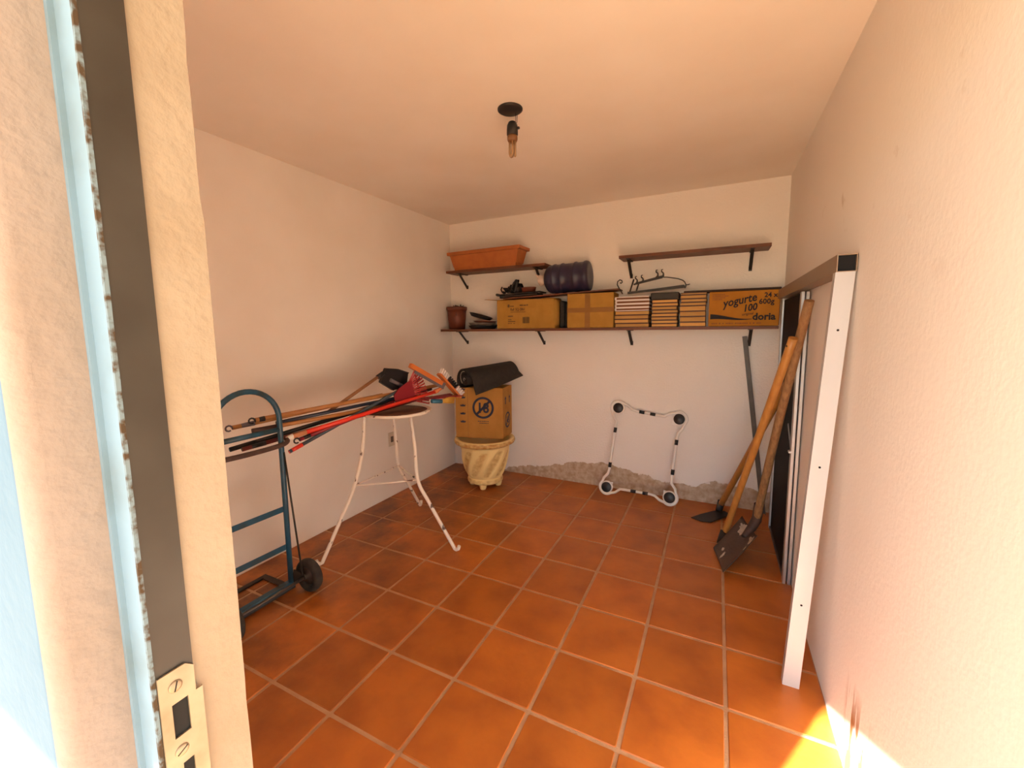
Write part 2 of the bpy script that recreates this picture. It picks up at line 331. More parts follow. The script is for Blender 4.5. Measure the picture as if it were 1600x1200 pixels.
    def sheet(self, rows, t, smooth=True):   # grid of points thickened by t along its normals
        R, Cn = len(rows), len(rows[0]); rows = [[V(p) for p in r] for r in rows]; top = []; bot = []
        for i in range(R):
            for j in range(Cn):
                du = rows[min(i+1, R-1)][j]-rows[max(i-1, 0)][j]; dv = rows[i][min(j+1, Cn-1)]-rows[i][max(j-1, 0)]
                n = du.cross(dv); n = n.normalized() if n.length > 1e-9 else V((0, 0, 1))
                top.append(rows[i][j]+n*t/2); bot.append(rows[i][j]-n*t/2)
        k = R*Cn; fs = []
        for i in range(R-1):
            for j in range(Cn-1):
                a, b, c, d = i*Cn+j, i*Cn+j+1, (i+1)*Cn+j+1, (i+1)*Cn+j
                fs += [(a, b, c, d), (k+d, k+c, k+b, k+a)]
        for i in range(R-1):
            a, b = i*Cn, (i+1)*Cn; fs.append((a, b, k+b, k+a)); a, b = i*Cn+Cn-1, (i+1)*Cn+Cn-1; fs.append((b, a, k+a, k+b))
        for j in range(Cn-1):
            a, b = j, j+1; fs.append((b, a, k+a, k+b)); a, b = (R-1)*Cn+j, (R-1)*Cn+j+1; fs.append((a, b, k+b, k+a))
        return self.add(top+bot, fs, smooth)
ORG = {}
def org(o): return ORG.get(o.name, V((0, 0, 0))) if o is not None else V((0, 0, 0))
def obj(name, mb, m, parent=None, origin=None):
    o0 = V(origin) if origin is not None else (org(parent) if parent is not None else V((0, 0, 0)))
    me = bpy.data.meshes.new(name); me.from_pydata([tuple(p-o0) for p in mb.v], [], mb.f)
    me.polygons.foreach_set('use_smooth', mb.s)
    for mm in (m if isinstance(m, (list, tuple)) else [m]): me.materials.append(mm)
    if any(mb.m): me.polygons.foreach_set('material_index', mb.m)
    import bmesh
    bm = bmesh.new(); bm.from_mesh(me); bmesh.ops.recalc_face_normals(bm, faces=bm.faces); bm.to_mesh(me); bm.free()
    me.update()
    o = bpy.data.objects.new(name, me); COL.objects.link(o); o.location = o0 - org(parent)
    if parent is not None: o.parent = parent
    ORG[o.name] = o0
    return o
def tag(o, label=None, cat=None, group=None, kind=None):
    for k, v in (('label', label), ('category', cat), ('group', group), ('kind', kind)):
        if v: o[k] = v
    return o
def thing(name, label, cat, loc, group=None):
    o = bpy.data.objects.new(name, None); COL.objects.link(o); o.location = loc; o.empty_display_size = 0.05
    ORG[o.name] = V(loc); return tag(o, label, cat, group)
def frame(o, ex, ez=None):      # matrix with x axis ex, z axis ez at o
    ex = V(ex).normalized(); ez = V(ez or (0, 0, 1)); ez = (ez-ex*ez.dot(ex)).normalized(); ey = ez.cross(ex)
    m = Matrix((ex, ey, ez)).transposed().to_4x4(); m.translation = V(o); return m
def along(a, b):                # matrix with z axis from a to b
    z = (V(b)-V(a)).normalized(); x = V((0, 0, 1)).cross(z); x = x.normalized() if x.length > 1e-4 else V((1, 0, 0)); y = z.cross(x)
    m = Matrix((x, y, z)).transposed().to_4x4(); m.translation = V(a); return m
def text(mb, s, size, M, shear=0.0, bold=0.0, space=1.0, wide=1.0):     # lettering lying in the x-z plane of M, facing its -y
    cu = bpy.data.curves.new('t', 'FONT'); cu.body = s; cu.size = size; cu.shear = shear; cu.offset = bold*size; cu.space_character = space; cu.resolution_u = 2
    to = bpy.data.objects.new('t', cu); COL.objects.link(to)
    bpy.context.view_layer.update()
    ev = to.evaluated_get(bpy.context.evaluated_depsgraph_get()); me = ev.to_mesh()
    mb.add([M @ V((v.co.x*wide, 0, v.co.y)) for v in me.vertices], [tuple(p.vertices) for p in me.polygons])
    ev.to_mesh_clear(); bpy.data.objects.remove(to); bpy.data.curves.remove(cu)
    return mb

# ------------------------------------------------------------------ room shell
W, H = 2.877, 2.463
YI, YO = -3.361, -3.485               # inner and outer face of the door wall
XJ, XR, ZL = 2.0235, 2.815, 2.10      # left jamb, right jamb, lintel
def struct(o): o['kind'] = 'structure'; return o
floor = struct(obj('floor', MB().box((0, YO, -0.10), (W, 0, -0.003)), M_grout, origin=(0, 0, 0)))
struct(obj('ceiling', MB().box((-0.15, YO, H), (W+0.15, 0.15, H+0.12)), M_ceil, origin=(0, 0, 0)))
struct(obj('wall_back', MB().box((-0.15, 0, -0.1), (W+0.15, 0.15, H)), M_back, origin=(0, 0, 0)))
struct(obj('wall_left', MB().box((-0.15, YO, -0.1), (0, 0, H)), M_wall, origin=(0, 0, 0)))
struct(obj('wall_right', MB().box((W, YO, -0.1), (W+0.15, 0, H)), M_right, origin=(0, 0, 0)))
# door wall: the pier beside the camera has a reveal with a slightly chipped inner corner
fm = MB()
fm.box((XR, YO, 0), (W, YI, H)); fm.box((XJ-0.035, YO, ZL), (XR, YI, H))
zs = [ZL*i/90 for i in range(91)]; ring = []
chips = [(1.545, 0.0022), (1.77, 0.0030), (1.25, 0.0008), (1.02, 0.0008), (1.65, 0.0012)]
for z in zs:
    j = 0.0004*noise.noise(V((0, 3.1, z*9))) + 0.0003*noise.noise(V((0, 1.1, z*45)))
    for cz, ca in chips: j += ca*max(0, 1-abs(z-cz)/0.02)
    if z > 1.546: j += 0.0016
    ring.append([(-0.15, YO, z)]+[(XJ-0.049+0.014*math.sin(q*PI/12), YO+0.014-0.014*math.cos(q*PI/12), z) for q in range(7)]+[(XJ-0.035, -3.405, z), (XJ-0.004, -3.405, z), (XJ-0.004-0.2*j, YI+0.004-j, z), (XJ-0.010-j, YI-0.5*j, z), (-0.15, YI, z)])
n = len(ring[0]); vs_ = [p for r in ring for p in r]
fs_ = [(i*n+j, i*n+(j+1) % n, (i+1)*n+(j+1) % n, (i+1)*n+j) for i in range(len(zs)-1) for j in range(n)]
fs_ += [tuple(range(n)), tuple((len(zs)-1)*n+j for j in range(n))]
fm.add(vs_, fs_); fm.s = [False]*(len(fm.s)-len(fs_))+[(q % n) in range(1, 7) and q < len(fs_)-2 for q in range(len(fs_))]; fm.box((-0.15, YO, ZL), (XJ-0.035, YI, H))
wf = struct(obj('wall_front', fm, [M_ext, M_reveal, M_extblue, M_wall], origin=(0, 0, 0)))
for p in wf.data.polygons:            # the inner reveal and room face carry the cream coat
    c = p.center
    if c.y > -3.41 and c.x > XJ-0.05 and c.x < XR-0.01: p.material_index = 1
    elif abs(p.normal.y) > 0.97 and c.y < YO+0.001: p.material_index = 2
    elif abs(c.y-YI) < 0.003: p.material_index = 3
# door frame of painted steel with a strike plate
dr = struct(thing('door_1', 'pale blue steel door frame with a metal strike plate', None, (XJ, -3.42, 0)))
YF, YB = -3.435, -3.4035
jm = MB(); jm.box((XJ-0.035, YF, 0), (XJ-0.0008, YF+0.0015, ZL)); jm.box((XJ-0.037, YF-0.004, 0), (XJ-0.030, YF, ZL))
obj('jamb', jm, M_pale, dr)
rm = MB(); k = 160
for side in (0,):
    pts = []
    for i in range(k+1):
        z = ZL*i/k; j = 0.0010*(0.35+noise.noise(V((9, 0, z*30)))); pts.append((z, max(0.0006, j)))
    vs_ = [];
    for z, j in pts: vs_ += [(XJ-0.0008-2.2*j, YF-0.0006, z), (XJ+0.0006, YF-0.0006, z), (XJ+0.0006, YF+0.0018+1.0*j, z)]
    rm.add(vs_, [(3*i, 3*i+1, 3*i+4, 3*i+3) for i in range(k)]+[(3*i+1, 3*i+2, 3*i+5, 3*i+4) for i in range(k)]+[(3*i+2, 3*i, 3*i+3, 3*i+5) for i in range(k)])
obj('rusty_edge', rm, M_rust, dr)
obj('rebate', MB().box((XJ-0.004, YF+0.0015, 0), (XJ, YB, ZL)), M_dsteel, dr)
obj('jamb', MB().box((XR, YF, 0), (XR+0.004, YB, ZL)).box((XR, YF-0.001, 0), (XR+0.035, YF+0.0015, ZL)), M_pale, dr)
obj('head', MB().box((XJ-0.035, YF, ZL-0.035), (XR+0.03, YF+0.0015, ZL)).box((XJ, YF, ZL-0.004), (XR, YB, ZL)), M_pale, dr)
sp = MB(); x0 = XJ+0.0004; x1 = XJ+0.0022
hole1 = (-3.4235, -3.4105, 1.046, 1.080); hole2 = (-3.4195, -3.4105, 0.955, 1.018)
ya, yb, zt, zb = -3.4320, -3.3985, 1.112, 0.905
def panel_holes(mb, x0, x1):
    ys = sorted({ya, hole1[0], hole2[0], hole1[1], yb}); zz = sorted({zb, hole2[2], hole2[3], hole1[2], hole1[3], zt})
    for i in range(len(ys)-1):
        for j in range(len(zz)-1):
            cy, cz = (ys[i]+ys[i+1])/2, (zz[j]+zz[j+1])/2
            if any(h[0] < cy < h[1] and h[2] < cz < h[3] for h in (hole1, hole2)): continue
            if cy > -3.4105 and cz > hole1[3]+0.005: continue
            mb.box((x0, ys[i], zz[j]), (x1, ys[i+1], zz[j+1]))
panel_holes(sp, x0, x1)
sp.prism([(x0, -3.4105, 1.112), (x0, -3.4040, 1.106), (x0, -3.4040, 1.080), (x0, -3.4105, 1.080)], (0.0018, 0, 0))
spo = obj('strike_plate', sp, M_plate, dr)
ho = MB()
for h in (hole1, hole2): ho.box((XJ+0.0001, h[0], h[2]), (XJ+0.0003, h[1], h[3]))
obj('bolt_hole', ho, M_hole, spo)
for zc in (1.0965, 1.032):
    yc = -3.4195
    sm = MB().lathe([(0.0055, 0), (0.0055, 0.0006), (0.004, 0.0012), (0, 0.0013)], (x1, yc, zc), 16, Matrix.Rotation(PI/2, 3, 'Y'))
    so = obj('screw', sm, M_plate, spo)
    a = 0.5 if zc < 1.05 else 1.3
    d = V((0, math.cos(a), math.sin(a)))*0.0046
    obj('screw_slot', MB().bar(V((x1+0.0011, yc, zc))-d, V((x1+0.0011, yc, zc))+d, 0.0011, 0.0006, (0, -math.sin(a), math.cos(a))), M_hole, spo)
# outside: porch floor, its roof that shades the upper door wall, and the sunlit yard
struct(obj('porch_floor', MB().box((-3, -6.4, -0.10), (6.5, YO, -0.001)), M_porch, origin=(2.539, -2.646, 0)))
struct(obj('porch_roof', MB().box((-3, -5.79, 2.50), (6.5, YO, 2.62)), M_roof, origin=(0, 0, 0)))
struct(obj('yard_ground', MB().box((-14, -22, -0.25), (16, -6.4, -0.02)), M_yard, origin=(0, 0, 0)))
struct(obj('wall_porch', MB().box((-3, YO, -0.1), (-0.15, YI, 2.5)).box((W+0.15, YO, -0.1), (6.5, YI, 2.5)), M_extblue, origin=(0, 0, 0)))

# floor tiles, each its own piece
T, G, X0, Y0 = 0.33, 0.0125, 2.539, -2.646
xs = [0.004] + [X0-T*k for k in range(7, -1, -1)] + [W-0.002]; ys = [YO] + [Y0+T*r for r in range(-2, 8)] + [0.0]
shared = {}
for i in range(len(xs)-1):
    for j in range(len(ys)-1):
        ax = xs[i]+(G/2 if i else 0); bx = xs[i+1]-(G/2 if i < len(xs)-2 else 0); ay = ys[j]+(G/2 if j else 0); by = ys[j+1]-(G/2 if j < len(ys)-2 else 0)
        if bx-ax < 0.02 or by-ay < 0.02: continue
        key = (round(bx-ax, 3), round(by-ay, 3)); c = V(((ax+bx)/2, (ay+by)/2, 0))
        dz = random.uniform(-0.0006, 0.0006); rot = random.uniform(-0.004, 0.004)
        if key in shared:
            t = shared[key].copy(); COL.objects.link(t)
        else:
            hx, hy = (bx-ax)/2, (by-ay)/2; tm = MB(); e = 0.003; rc = 0.004; P = []
            for (dd, z) in ((0, -0.010), (0, -0.0035), (e, -0.0002)):
                X, Y = hx-dd, hy-dd
                P += [(-X+rc, -Y, z), (X-rc, -Y, z), (X, -Y+rc, z), (X, Y-rc, z), (X-rc, Y, z), (-X+rc, Y, z), (-X, Y-rc, z), (-X, -Y+rc, z)]
            tm.add(P, [(8*l+q, 8*l+(q+1) % 8, 8*l+8+(q+1) % 8, 8*l+8+q) for l in range(2) for q in range(8)]+[tuple(range(16, 24))])
            t = obj('floor_tile', tm, M_tile, floor, origin=(0, 0, 0)); shared[key] = t
        t.location = (c.x, c.y, dz); t.rotation_euler = (0, 0, rot)

# ------------------------------------------------------------------ ceiling lamp
LX, LY = 1.528, -1.690
t = thing('ceiling_lamp', 'bare compact fluorescent bulb hanging from black plate on ceiling', 'lamp', (LX, LY, H))
obj('ceiling_plate', MB().lathe([(0.060, 0), (0.060, -0.006), (0.050, -0.012), (0, -0.013)], (LX-0.004, LY-0.004, H), 32), M_black, t)
wr = MB()
for d in (-0.004, 0.004): wr.tube([(LX+0.020+d, LY+0.012, H-0.010), (LX+0.022+d, LY+0.012, H-0.035), (LX+0.020+d, LY+0.012, H-0.06), (LX+0.012, LY+0.008, H-0.075)], 0.0012, 6)
obj('wire', wr, M_black, t)
so = obj('socket', MB().lathe([(0.008, -0.055), (0.018, -0.060), (0.025, -0.075), (0.027, -0.095), (0.027, -0.118), (0.024, -0.122), (0, -0.122)], (LX+0.004, LY+0.002, H), 20).bev((LX+0.025, LY-0.006, H-0.098), (LX+0.043, LY+0.006, H-0.088), 0.002), M_black, t)
bu = obj('bulb', MB().lathe([(0.0235, -0.121), (0.025, -0.128), (0.025, -0.140), (0.020, -0.150), (0, -0.151)], (LX+0.004, LY+0.002, H), 20), M_brass, t)
for q in range(3):
    a = 0.4+2*PI*q/3; c = V((LX+0.004+0.0125*math.cos(a), LY+0.002+0.0125*math.sin(a), 0)); tg = V((-math.sin(a), math.cos(a), 0))*0.008
    z0, z1 = H-0.146, H-0.205
    obj('glass_tube', MB().tube([c-tg+V((0, 0, z0)), c-tg+V((0, 0, z1)), c-tg*0.7+V((0, 0, z1-0.006)), c+V((0, 0, z1-0.009)), c+tg*0.7+V((0, 0, z1-0.006)), c+tg+V((0, 0, z1)), c+tg+V((0, 0, z0))], 0.0055, 8), M_glass, bu)

# ------------------------------------------------------------------ shelves
def shelf(label, x0, x1, ztop, depth, brk, drop, skew=0.0):
    t = thing('wall_shelf', label, 'shelf', ((x0+x1)/2, -depth/2, ztop-0.022), 'wooden shelves on the back wall')
    b = MB().hexa([V((x0-0.0, -depth, ztop-0.022)), V((x1, -depth, ztop-0.022)), V((x1+skew, -0.001, ztop-0.022)), V((x0+skew, -0.001, ztop-0.022)),
                   V((x0, -depth, ztop)), V((x1, -depth, ztop)), V((x1+skew, -0.001, ztop)), V((x0+skew, -0.001, ztop))])
    obj('board', b, M_shelf, t)
    for x in brk:
        m = MB(); z = ztop-0.0225
        m.box((x-0.011, -depth+0.012, z-0.005), (x+0.011, -0.001, z))
        m.box((x-0.011, -0.004, z-drop-0.012), (x+0.011, -0.001, z-drop+0.022))
        m.bar((x, -depth*0.72, z-0.004), (x, -0.004, z-drop), 0.022, 0.006, (1, 0, 0))
        obj('bracket', m, M_iron, t)
    return t
shelf('long lower wooden shelf running wall to wall full of cartons and books', 0.006, 2.832, 1.420, 0.205, (0.19, 1.025, 1.815, 2.672), 0.115)
shelf('short upper wooden shelf in the left corner holding the orange planter', 0.085, 1.108, 1.978, 0.20, (0.20, 1.0), 0.125)
shelf('empty upper wooden shelf near the right corner', 1.735, 2.764, 1.983, 0.20, (1.80, 2.655), 0.125)

# ------------------------------------------------------------------ things on the shelves
# window box planter
t = thing('planter_box', 'long orange plastic planter box on the upper left shelf', 'planter', (0.50, -0.115, 1.9785))
PM = frame((0.50, -0.118, 1.9785), (1, -0.03, 0))
pb = MB(); z1 = 0.168
def ring_rect(hx, hy, z): return [PM @ V(q) for q in ((-hx, -hy, z), (hx, -hy, z), (hx, hy, z), (-hx, hy, z))]
rings = [ring_rect(0.328, 0.066, 0.0), ring_rect(0.333, 0.068, 0.028), ring_rect(0.338, 0.071, 0.030), ring_rect(0.365, 0.090, 0.140), ring_rect(0.358, 0.084, 0.142), ring_rect(0.330, 0.062, 0.02)]
P = [p for r in rings for p in r]
pb.add(P, [(4*i+k, 4*i+(k+1) % 4, 4*i+4+(k+1) % 4, 4*i+4+k) for i in range(5) for k in range(4)]+[(3, 2, 1, 0), (20, 21, 22, 23)])
obj('body', pb, M_terra, t)
rim = MB(); ro = [ring_rect(0.366, 0.092, 0.138), ring_rect(0.388, 0.104, 0.140), ring_rect(0.390, 0.106, 0.166), ring_rect(0.384, 0.100, 0.170), ring_rect(0.358, 0.080, 0.168), ring_rect(0.358, 0.080, 0.140)]
P = [p for r in ro for p in r]
rim.add(P, [(4*i+k, 4*i+(k+1) % 4, 4*((i+1) % 6)+(k+1) % 4, 4*((i+1) % 6)+k) for i in range(6) for k in range(4)])
obj('rim', rim, M_terra, t)

# brown flower pot with dried stalks
t = thing('flower_pot', 'brown plastic flower pot with dried plant at the left shelf end', 'pot', (0.135, -0.105, 1.4205))
obj('pot_body', MB().lathe([(0.078, 0), (0.088, 0.10), (0.094, 0.185), (0.088, 0.185), (0.080, 0.10), (0, 0.10)], (0.135, -0.105, 1.4205), 28), M_potred, t)
obj('pot_rim', MB().lathe([(0.094, 0.183), (0.100, 0.185), (0.103, 0.212), (0.098, 0.219), (0.092, 0.218), (0.092, 0.184)], (0.135, -0.105, 1.4205), 28, ring=True), M_potred, t)
st = MB(); st.lathe([(0.0, 0.235), (0.03, 0.225), (0.06, 0.190), (0.084, 0.17), (0.084, 0.13), (0, 0.13)], (0.135, -0.105, 1.4205), 12, mod=lambda a, i, z: 1+0.12*math.sin(5*a))
for q in range(9):
    a = random.uniform(0, 2*PI); b = V((0.135+0.05*math.cos(a), -0.105+0.05*math.sin(a), 1.58)); e = b+V((random.uniform(-0.02, 0.05), random.uniform(-.03, .03), random.uniform(0.045, 0.085)))
    st.tube([b, (b+e)/2+V((0.006, 0, 0)), e], [0.006, 0.005, 0.003], 6)
obj('dried_plant', st, M_soil, t)

# nested plant saucers, the top one tipped
sauc = [('wide black plant tray, bottom of the heap beside the brown pot', (0.430, -0.105, 1.4205), 0.095, 0.034, (0, 0), M_black),
        ('grey brown plant saucer second in the heap beside the brown pot', (0.425, -0.105, 1.4550), 0.092, 0.026, (0, 0), M_foam),
        ('thin red plant saucer lying third in the heap beside the brown pot', (0.455, -0.105, 1.4830), 0.080, 0.014, (0, 0.03), M_potred),
        ('dark saucer tipped on top of the heap beside the brown pot', (0.405, -0.105, 1.5270), 0.078, 0.026, (0, 0.27), M_black)]
for lab, c, r, h, (rx, ry), m in sauc:
    R_ = Matrix.Rotation(ry, 3, 'Y') @ Matrix.Diagonal(V((1.55, 1, 1)))
    o = obj('plant_saucer', MB().lathe([(r*0.85, 0), (r*0.92, h*0.4), (r, h*0.85), (r+0.004, h), (r-0.003, h), (r*0.9, h*0.5), (r*0.82, 0.004), (0, 0.004)], c, 28, R_), m, origin=c)
    tag(o, lab, 'saucer', 'plant saucers on the shelf')

# cartons
def carton(name, label, x0, x1, y0, y1, z0, z1, m, bulge=0.0):
    t = thing(name, label, 'box', ((x0+x1)/2, (y0+y1)/2, z0), 'cardboard cartons')
    obj('carton_body', MB().bev((x0, y0, z0), (x1, y1, z1), 0.004), m, t)
    return t
ZS = 1.4205
t = carton('cardboard_box', 'worn cardboard carton with a reference number and barcode on shelf', 0.636, 1.196, -0.200, -0.012, ZS, 1.676, M_card)
fl = MB(); fl.hexa([V(q) for q in ((0.45, -0.10, 1.697), (0.66, -0.15, 1.680), (0.66, -0.012, 1.680), (0.45, -0.03, 1.697), (0.45, -0.10, 1.700), (0.66, -0.15, 1.683), (0.66, -0.012, 1.683), (0.45, -0.03, 1.700))])
obj('flap', fl, M_card, t)
f2 = MB(); rows = []
for i in range(13):
    x = 0.64+0.55*i/12; rows.append([(x, -0.203+0.002*math.sin(i*2.1), 1.677+0.003*math.sin(i*1.3)), (x, -0.10, 1.681), (x, -0.014, 1.680)])
f2.sheet(rows, 0.003); obj('flap', f2, M_card, t)
sd = MB(); rows = []
for i in range(9):
    z = ZS+0.003+0.25*i/8; b = 0.022*math.sin(PI*i/8)**0.6
    rows.append([(1.196, -0.199, z), (1.200+b*0.7, -0.16, z), (1.200+b, -0.10, z), (1.196, -0.02, z)])
sd.sheet(rows, 0.003); obj('bulging_side', sd, M_card, t)
yf = -0.2006
pr = MB(); text(pr, 'Ref: SQ-2861', 0.034, frame((0.775, yf, 1.580), (1, 0, 0)), bold=0.012, wide=0.80)
obj('printed_text', pr, M_inkb, t)
obj('printed_rule', MB().box((0.776, yf-0.0001, 1.566), (0.925, yf, 1.5690)), M_inkb, t)
pr = MB(); LG = frame((0.757, yf, 1.6235), (1, 0, 0))
vs_ = [LG @ V((r*math.cos(a), 0, r*math.sin(a))) for a in [2*PI*k/20 for k in range(20)] for r in (0.0085, 0.0125)]
pr.add(vs_, [(2*k, 2*k+1, (2*k+3) % 40, (2*k+2) % 40) for k in range(20)])
pr.box((0.754, yf-0.0001, 1.615), (0.760, yf, 1.632)); obj('printed_logo', pr, M_inkb, t)
for segs in (((0.775, 0.812, 1.616, 1.624),), ((0.868, 0.900, 1.620, 1.633), (0.904, 0.930, 1.620, 1.630), (0.934, 0.948, 1.620, 1.633)), ((0.750, 0.800, 1.527, 1.536),), ((0.750, 0.785, 1.496, 1.503),), ((0.750, 0.825, 1.480, 1.488),), ((0.750, 0.770, 1.464, 1.470), (0.776, 0.790, 1.464, 1.470), (0.802, 0.820, 1.464, 1.470))):
    pr = MB()
    for x0, x1, z0, z1 in segs:
        x = x0
        while x < x1-0.002:
            wd = random.uniform(0.0025, 0.005); pr.box((x, yf-0.0001, z0), (min(x+wd, x1), yf, z1)); x += wd+0.0016
    tag(obj('printed_line', pr, M_inkb, t), kind='stuff')
pr = MB(); x = 0.895
while x < 0.962:
    wd = random.choice((0.002, 0.0035, 0.005)); pr.box((x, yf-0.0001, 1.467), (min(x+wd, 0.962), yf, 1.522)); x += wd+random.choice((0.0018, 0.003))
tag(obj('barcode', pr, M_inkb, t), kind='stuff')

t = carton('cardboard_box', 'plain cardboard carton sealed with a cross of brown tape on shelf', 1.311, 1.701, -0.200, -0.012, ZS, 1.704, M_card)
tp = MB(); tp.box((1.463, -0.2010, ZS), (1.508, -0.2002, 1.7050)); tp.box((1.463, -0.2010, 1.7044), (1.508, -0.02, 1.7052)); tp.box((1.311, -0.2012, 1.548), (1.701, -0.2004, 1.587))
obj('packing_tape', tp, M_tape, t)

t = carton('cardboard_box', 'orange printed yogurt carton at the right end of shelf', 2.393, 2.832, -0.200, -0.012, ZS, 1.668, M_card2)
for s_, size, o_, d_, kw in (('yogurte', 0.079, (2.487, yf, 1.556), (1, 0, 0.20), dict(shear=0.28, bold=0.022, wide=0.86)), ('100', 0.068, (2.612, yf, 1.520), (1, 0, 0.16), dict(shear=0.28, bold=0.028, wide=0.86)),
                            ('original', 0.024, (2.607, yf, 1.494), (1, 0, 0.12), dict(shear=0.2, bold=0.012)), ('doria', 0.066, (2.672, yf, 1.464), (1, 0, 0), dict(bold=0.035)),
                            ('24 x', 0.046, (2.738, yf, 1.618), (1, 0, 0), dict(bold=0.025, wide=0.95)), ('600g', 0.050, (2.707, yf, 1.573), (1, 0, 0), dict(bold=0.025, wide=0.95))):
    obj('printed_text', text(MB(), s_, size, frame(o_, d_), **kw), M_inkb, t)
pr = MB(); up_ = []; lo_ = []
for i in range(25):
    u = i/24; x = 2.405+0.265*u; zc = 1.490-0.026*(1-math.cos(u*PI*1.15))/2*1.0+0.004*u; h = 0.034*(1-u)**1.2+0.003
    up_.append(V((x, yf, zc+h/2))); lo_.append(V((x, yf, zc-h/2)))
pr.add(up_+lo_, [(i, i+1, 25+i+1, 25+i) for i in range(24)])
obj('printed_wave', pr, M_inkb, t)
M_inkf = mat('ink_faded', (0.20, 0.075, 0.025), 0.85)
for z, x1 in ((1.645, 2.490), (1.633, 2.515), (1.621, 2.495), (1.609, 2.475), (1.436, 2.72)):
    x = 2.415; pr = MB()
    while x < x1: wd = random.uniform(0.004, 0.010); pr.box((x, yf-0.0001, z), (x+wd, yf, z+0.006+(0.003 if z < 1.5 else 0))); x += wd+(0.003 if z > 1.5 else random.choice((0.003, 0.012)))
    tag(obj('printed_line', pr, M_inkf, t), kind='stuff')

# dark blocks put in to give the gap between the two cartons its shade
o = obj('dark_gap_fill', MB().bev((1.222, -0.15, ZS), (1.262, -0.02, 1.655), 0.012).bev((1.264, -0.13, ZS), (1.300, -0.02, 1.640), 0.012), M_rubber, origin=(1.26, -0.09, ZS))
tag(o, 'dark filler standing for shade between the two plain cartons', 'filler')

# plank over the cartons, with tray, saucer and jug on it
zl, zr = 1.684, 1.7055
pk = MB(); sl = (zr-zl)/(1.33-0.72)
def zp(x): return zl+(x-0.72)*sl if x < 1.33 else zr
xa, xb = 0.70, 1.735
zpa = lambda x: 1.6850+(x-0.70)*0.0215/0.62
pk.hexa([V((xa, -0.198, zpa(xa))), V((xb, -0.198, zpa(xb))), V((xb, -0.03, zpa(xb))), V((xa, -0.03, zpa(xa))), V((xa, -0.198, zpa(xa)+0.010)), V((xb, -0.198, zpa(xb)+0.010)), V((xb, -0.03, zpa(xb)+0.010)), V((xa, -0.03, zpa(xa)+0.010))])
tag(obj('plank', pk, M_shelf, origin=(1.2, -0.11, 1.69)), 'thin reddish plank lying across the tops of the cartons under the jug', 'plank')
zt_ = 1.700
t = thing('nursery_tray', 'shallow black plastic tray on the plank left of the jug', 'tray', (0.83, -0.11, zt_))
tr = MB(); tr.bev((0.655, -0.185, zt_), (1.03, -0.04, zt_+0.028), 0.006)
def shear(mb):
    for q in mb.v: q.z += zpa(max(q.x, xa))+0.0105-zt_
    return mb
obj('tray_base', shear(tr), M_black, t)
tl = MB(); tl.box((0.630, -0.195, zt_+0.028), (1.055, -0.182, zt_+0.037)); tl.box((0.630, -0.045, zt_+0.028), (1.055, -0.032, zt_+0.037)); tl.box((0.630, -0.182, zt_+0.028), (0.645, -0.045, zt_+0.037)); tl.box((1.040, -0.182, zt_+0.028), (1.055, -0.045, zt_+0.037))
tl.tube([(0.632, -0.19, zt_+0.034), (0.632, -0.04, zt_+0.034)], 0.012, 8)
obj('tray_lip', shear(tl), M_black, t)
c = (0.925, -0.128, zt_+0.0325)
tag(obj('plant_saucer', MB().lathe([(0.044, 0), (0.052, 0.048), (0.055, 0.054), (0.050, 0.054), (0.042, 0.01), (0, 0.01)], c, 24, Matrix.Diagonal(V((1.3, 1, 1)))), M_potred, origin=c), 'small terracotta plant saucer standing in the black tray', 'saucer', 'plant saucers on the shelf')
# tangle of black cable ties / chain on the tray
t = thing('black_strap_bundle', 'tangled black strap bundle piled in the tray beside the planter shelf', 'straps', (0.75, -0.11, zt_+0.03))
bm_ = MB(); rs = random.Random(3)
pts = []
for i in range(40):
    u = i/39; x = 0.660+0.165*u+0.02*rs.uniform(-1, 1); hmax = 0.045+0.075*math.exp(-((x-0.81)/0.065)**2)
    pts.append(V((x, -0.11+0.05*rs.uniform(-1, 1), zt_+0.045+hmax*rs.uniform(0.0, 1))))
bm_.tube(pts, 0.011, 6)
obj('strap', bm_, M_black, t)
bl = MB(); bl.lathe([(0.0, 0.10), (0.03, 0.095), (0.042, 0.06), (0.048, 0.0), (0, -0.0)], (0.805, -0.085, zt_+0.034), 12, mod=lambda a, i, z: 1+0.2*math.sin(3*a+9*z))
obj('bundle_core', bl, M_black, t)
hk = MB(); hk.tube([(0.68, -0.12, zt_+0.045), (0.652, -0.12, zt_+0.058), (0.640, -0.12, zt_+0.080), (0.652, -0.12, zt_+0.105)], 0.007, 6)
obj('hook', hk, M_black, t)

# water jug lying on its side
JA, JB = V((1.035, -0.125, 1.838)), V((1.485, -0.118, 1.853))
JM = along(JB, JA); t = thing('water_jug', 'dark purple water jug lying on its side on the plank', 'jug', (1.26, -0.12, 1.715))
Rj = 0.127
prof = [(0, 0.006), (0.07, 0.004), (0.105, 0.0), (0.120, 0.006), (Rj, 0.018), (Rj+0.002, 0.030), (Rj, 0.042), (Rj-0.006, 0.050), (Rj-0.006, 0.100), (Rj, 0.106), (Rj+0.002, 0.115), (Rj, 0.124), (Rj-0.006, 0.130), (Rj-0.006, 0.215), (Rj, 0.221), (Rj+0.002, 0.230), (Rj, 0.239), (Rj-0.006, 0.245), (Rj-0.006, 0.285), (Rj, 0.291), (Rj+0.001, 0.299), (Rj-0.001, 0.309), (Rj-0.006, 0.316), (Rj-0.005, 0.326), (0.118, 0.350), (0.098, 0.375), (0.070, 0.392), (0.040, 0.400), (0.030, 0.405)]
obj('jug_body', MB().lathe([(r, z) for r, z in prof], JM.translation, 40, JM.to_3x3()), M_jug, t)
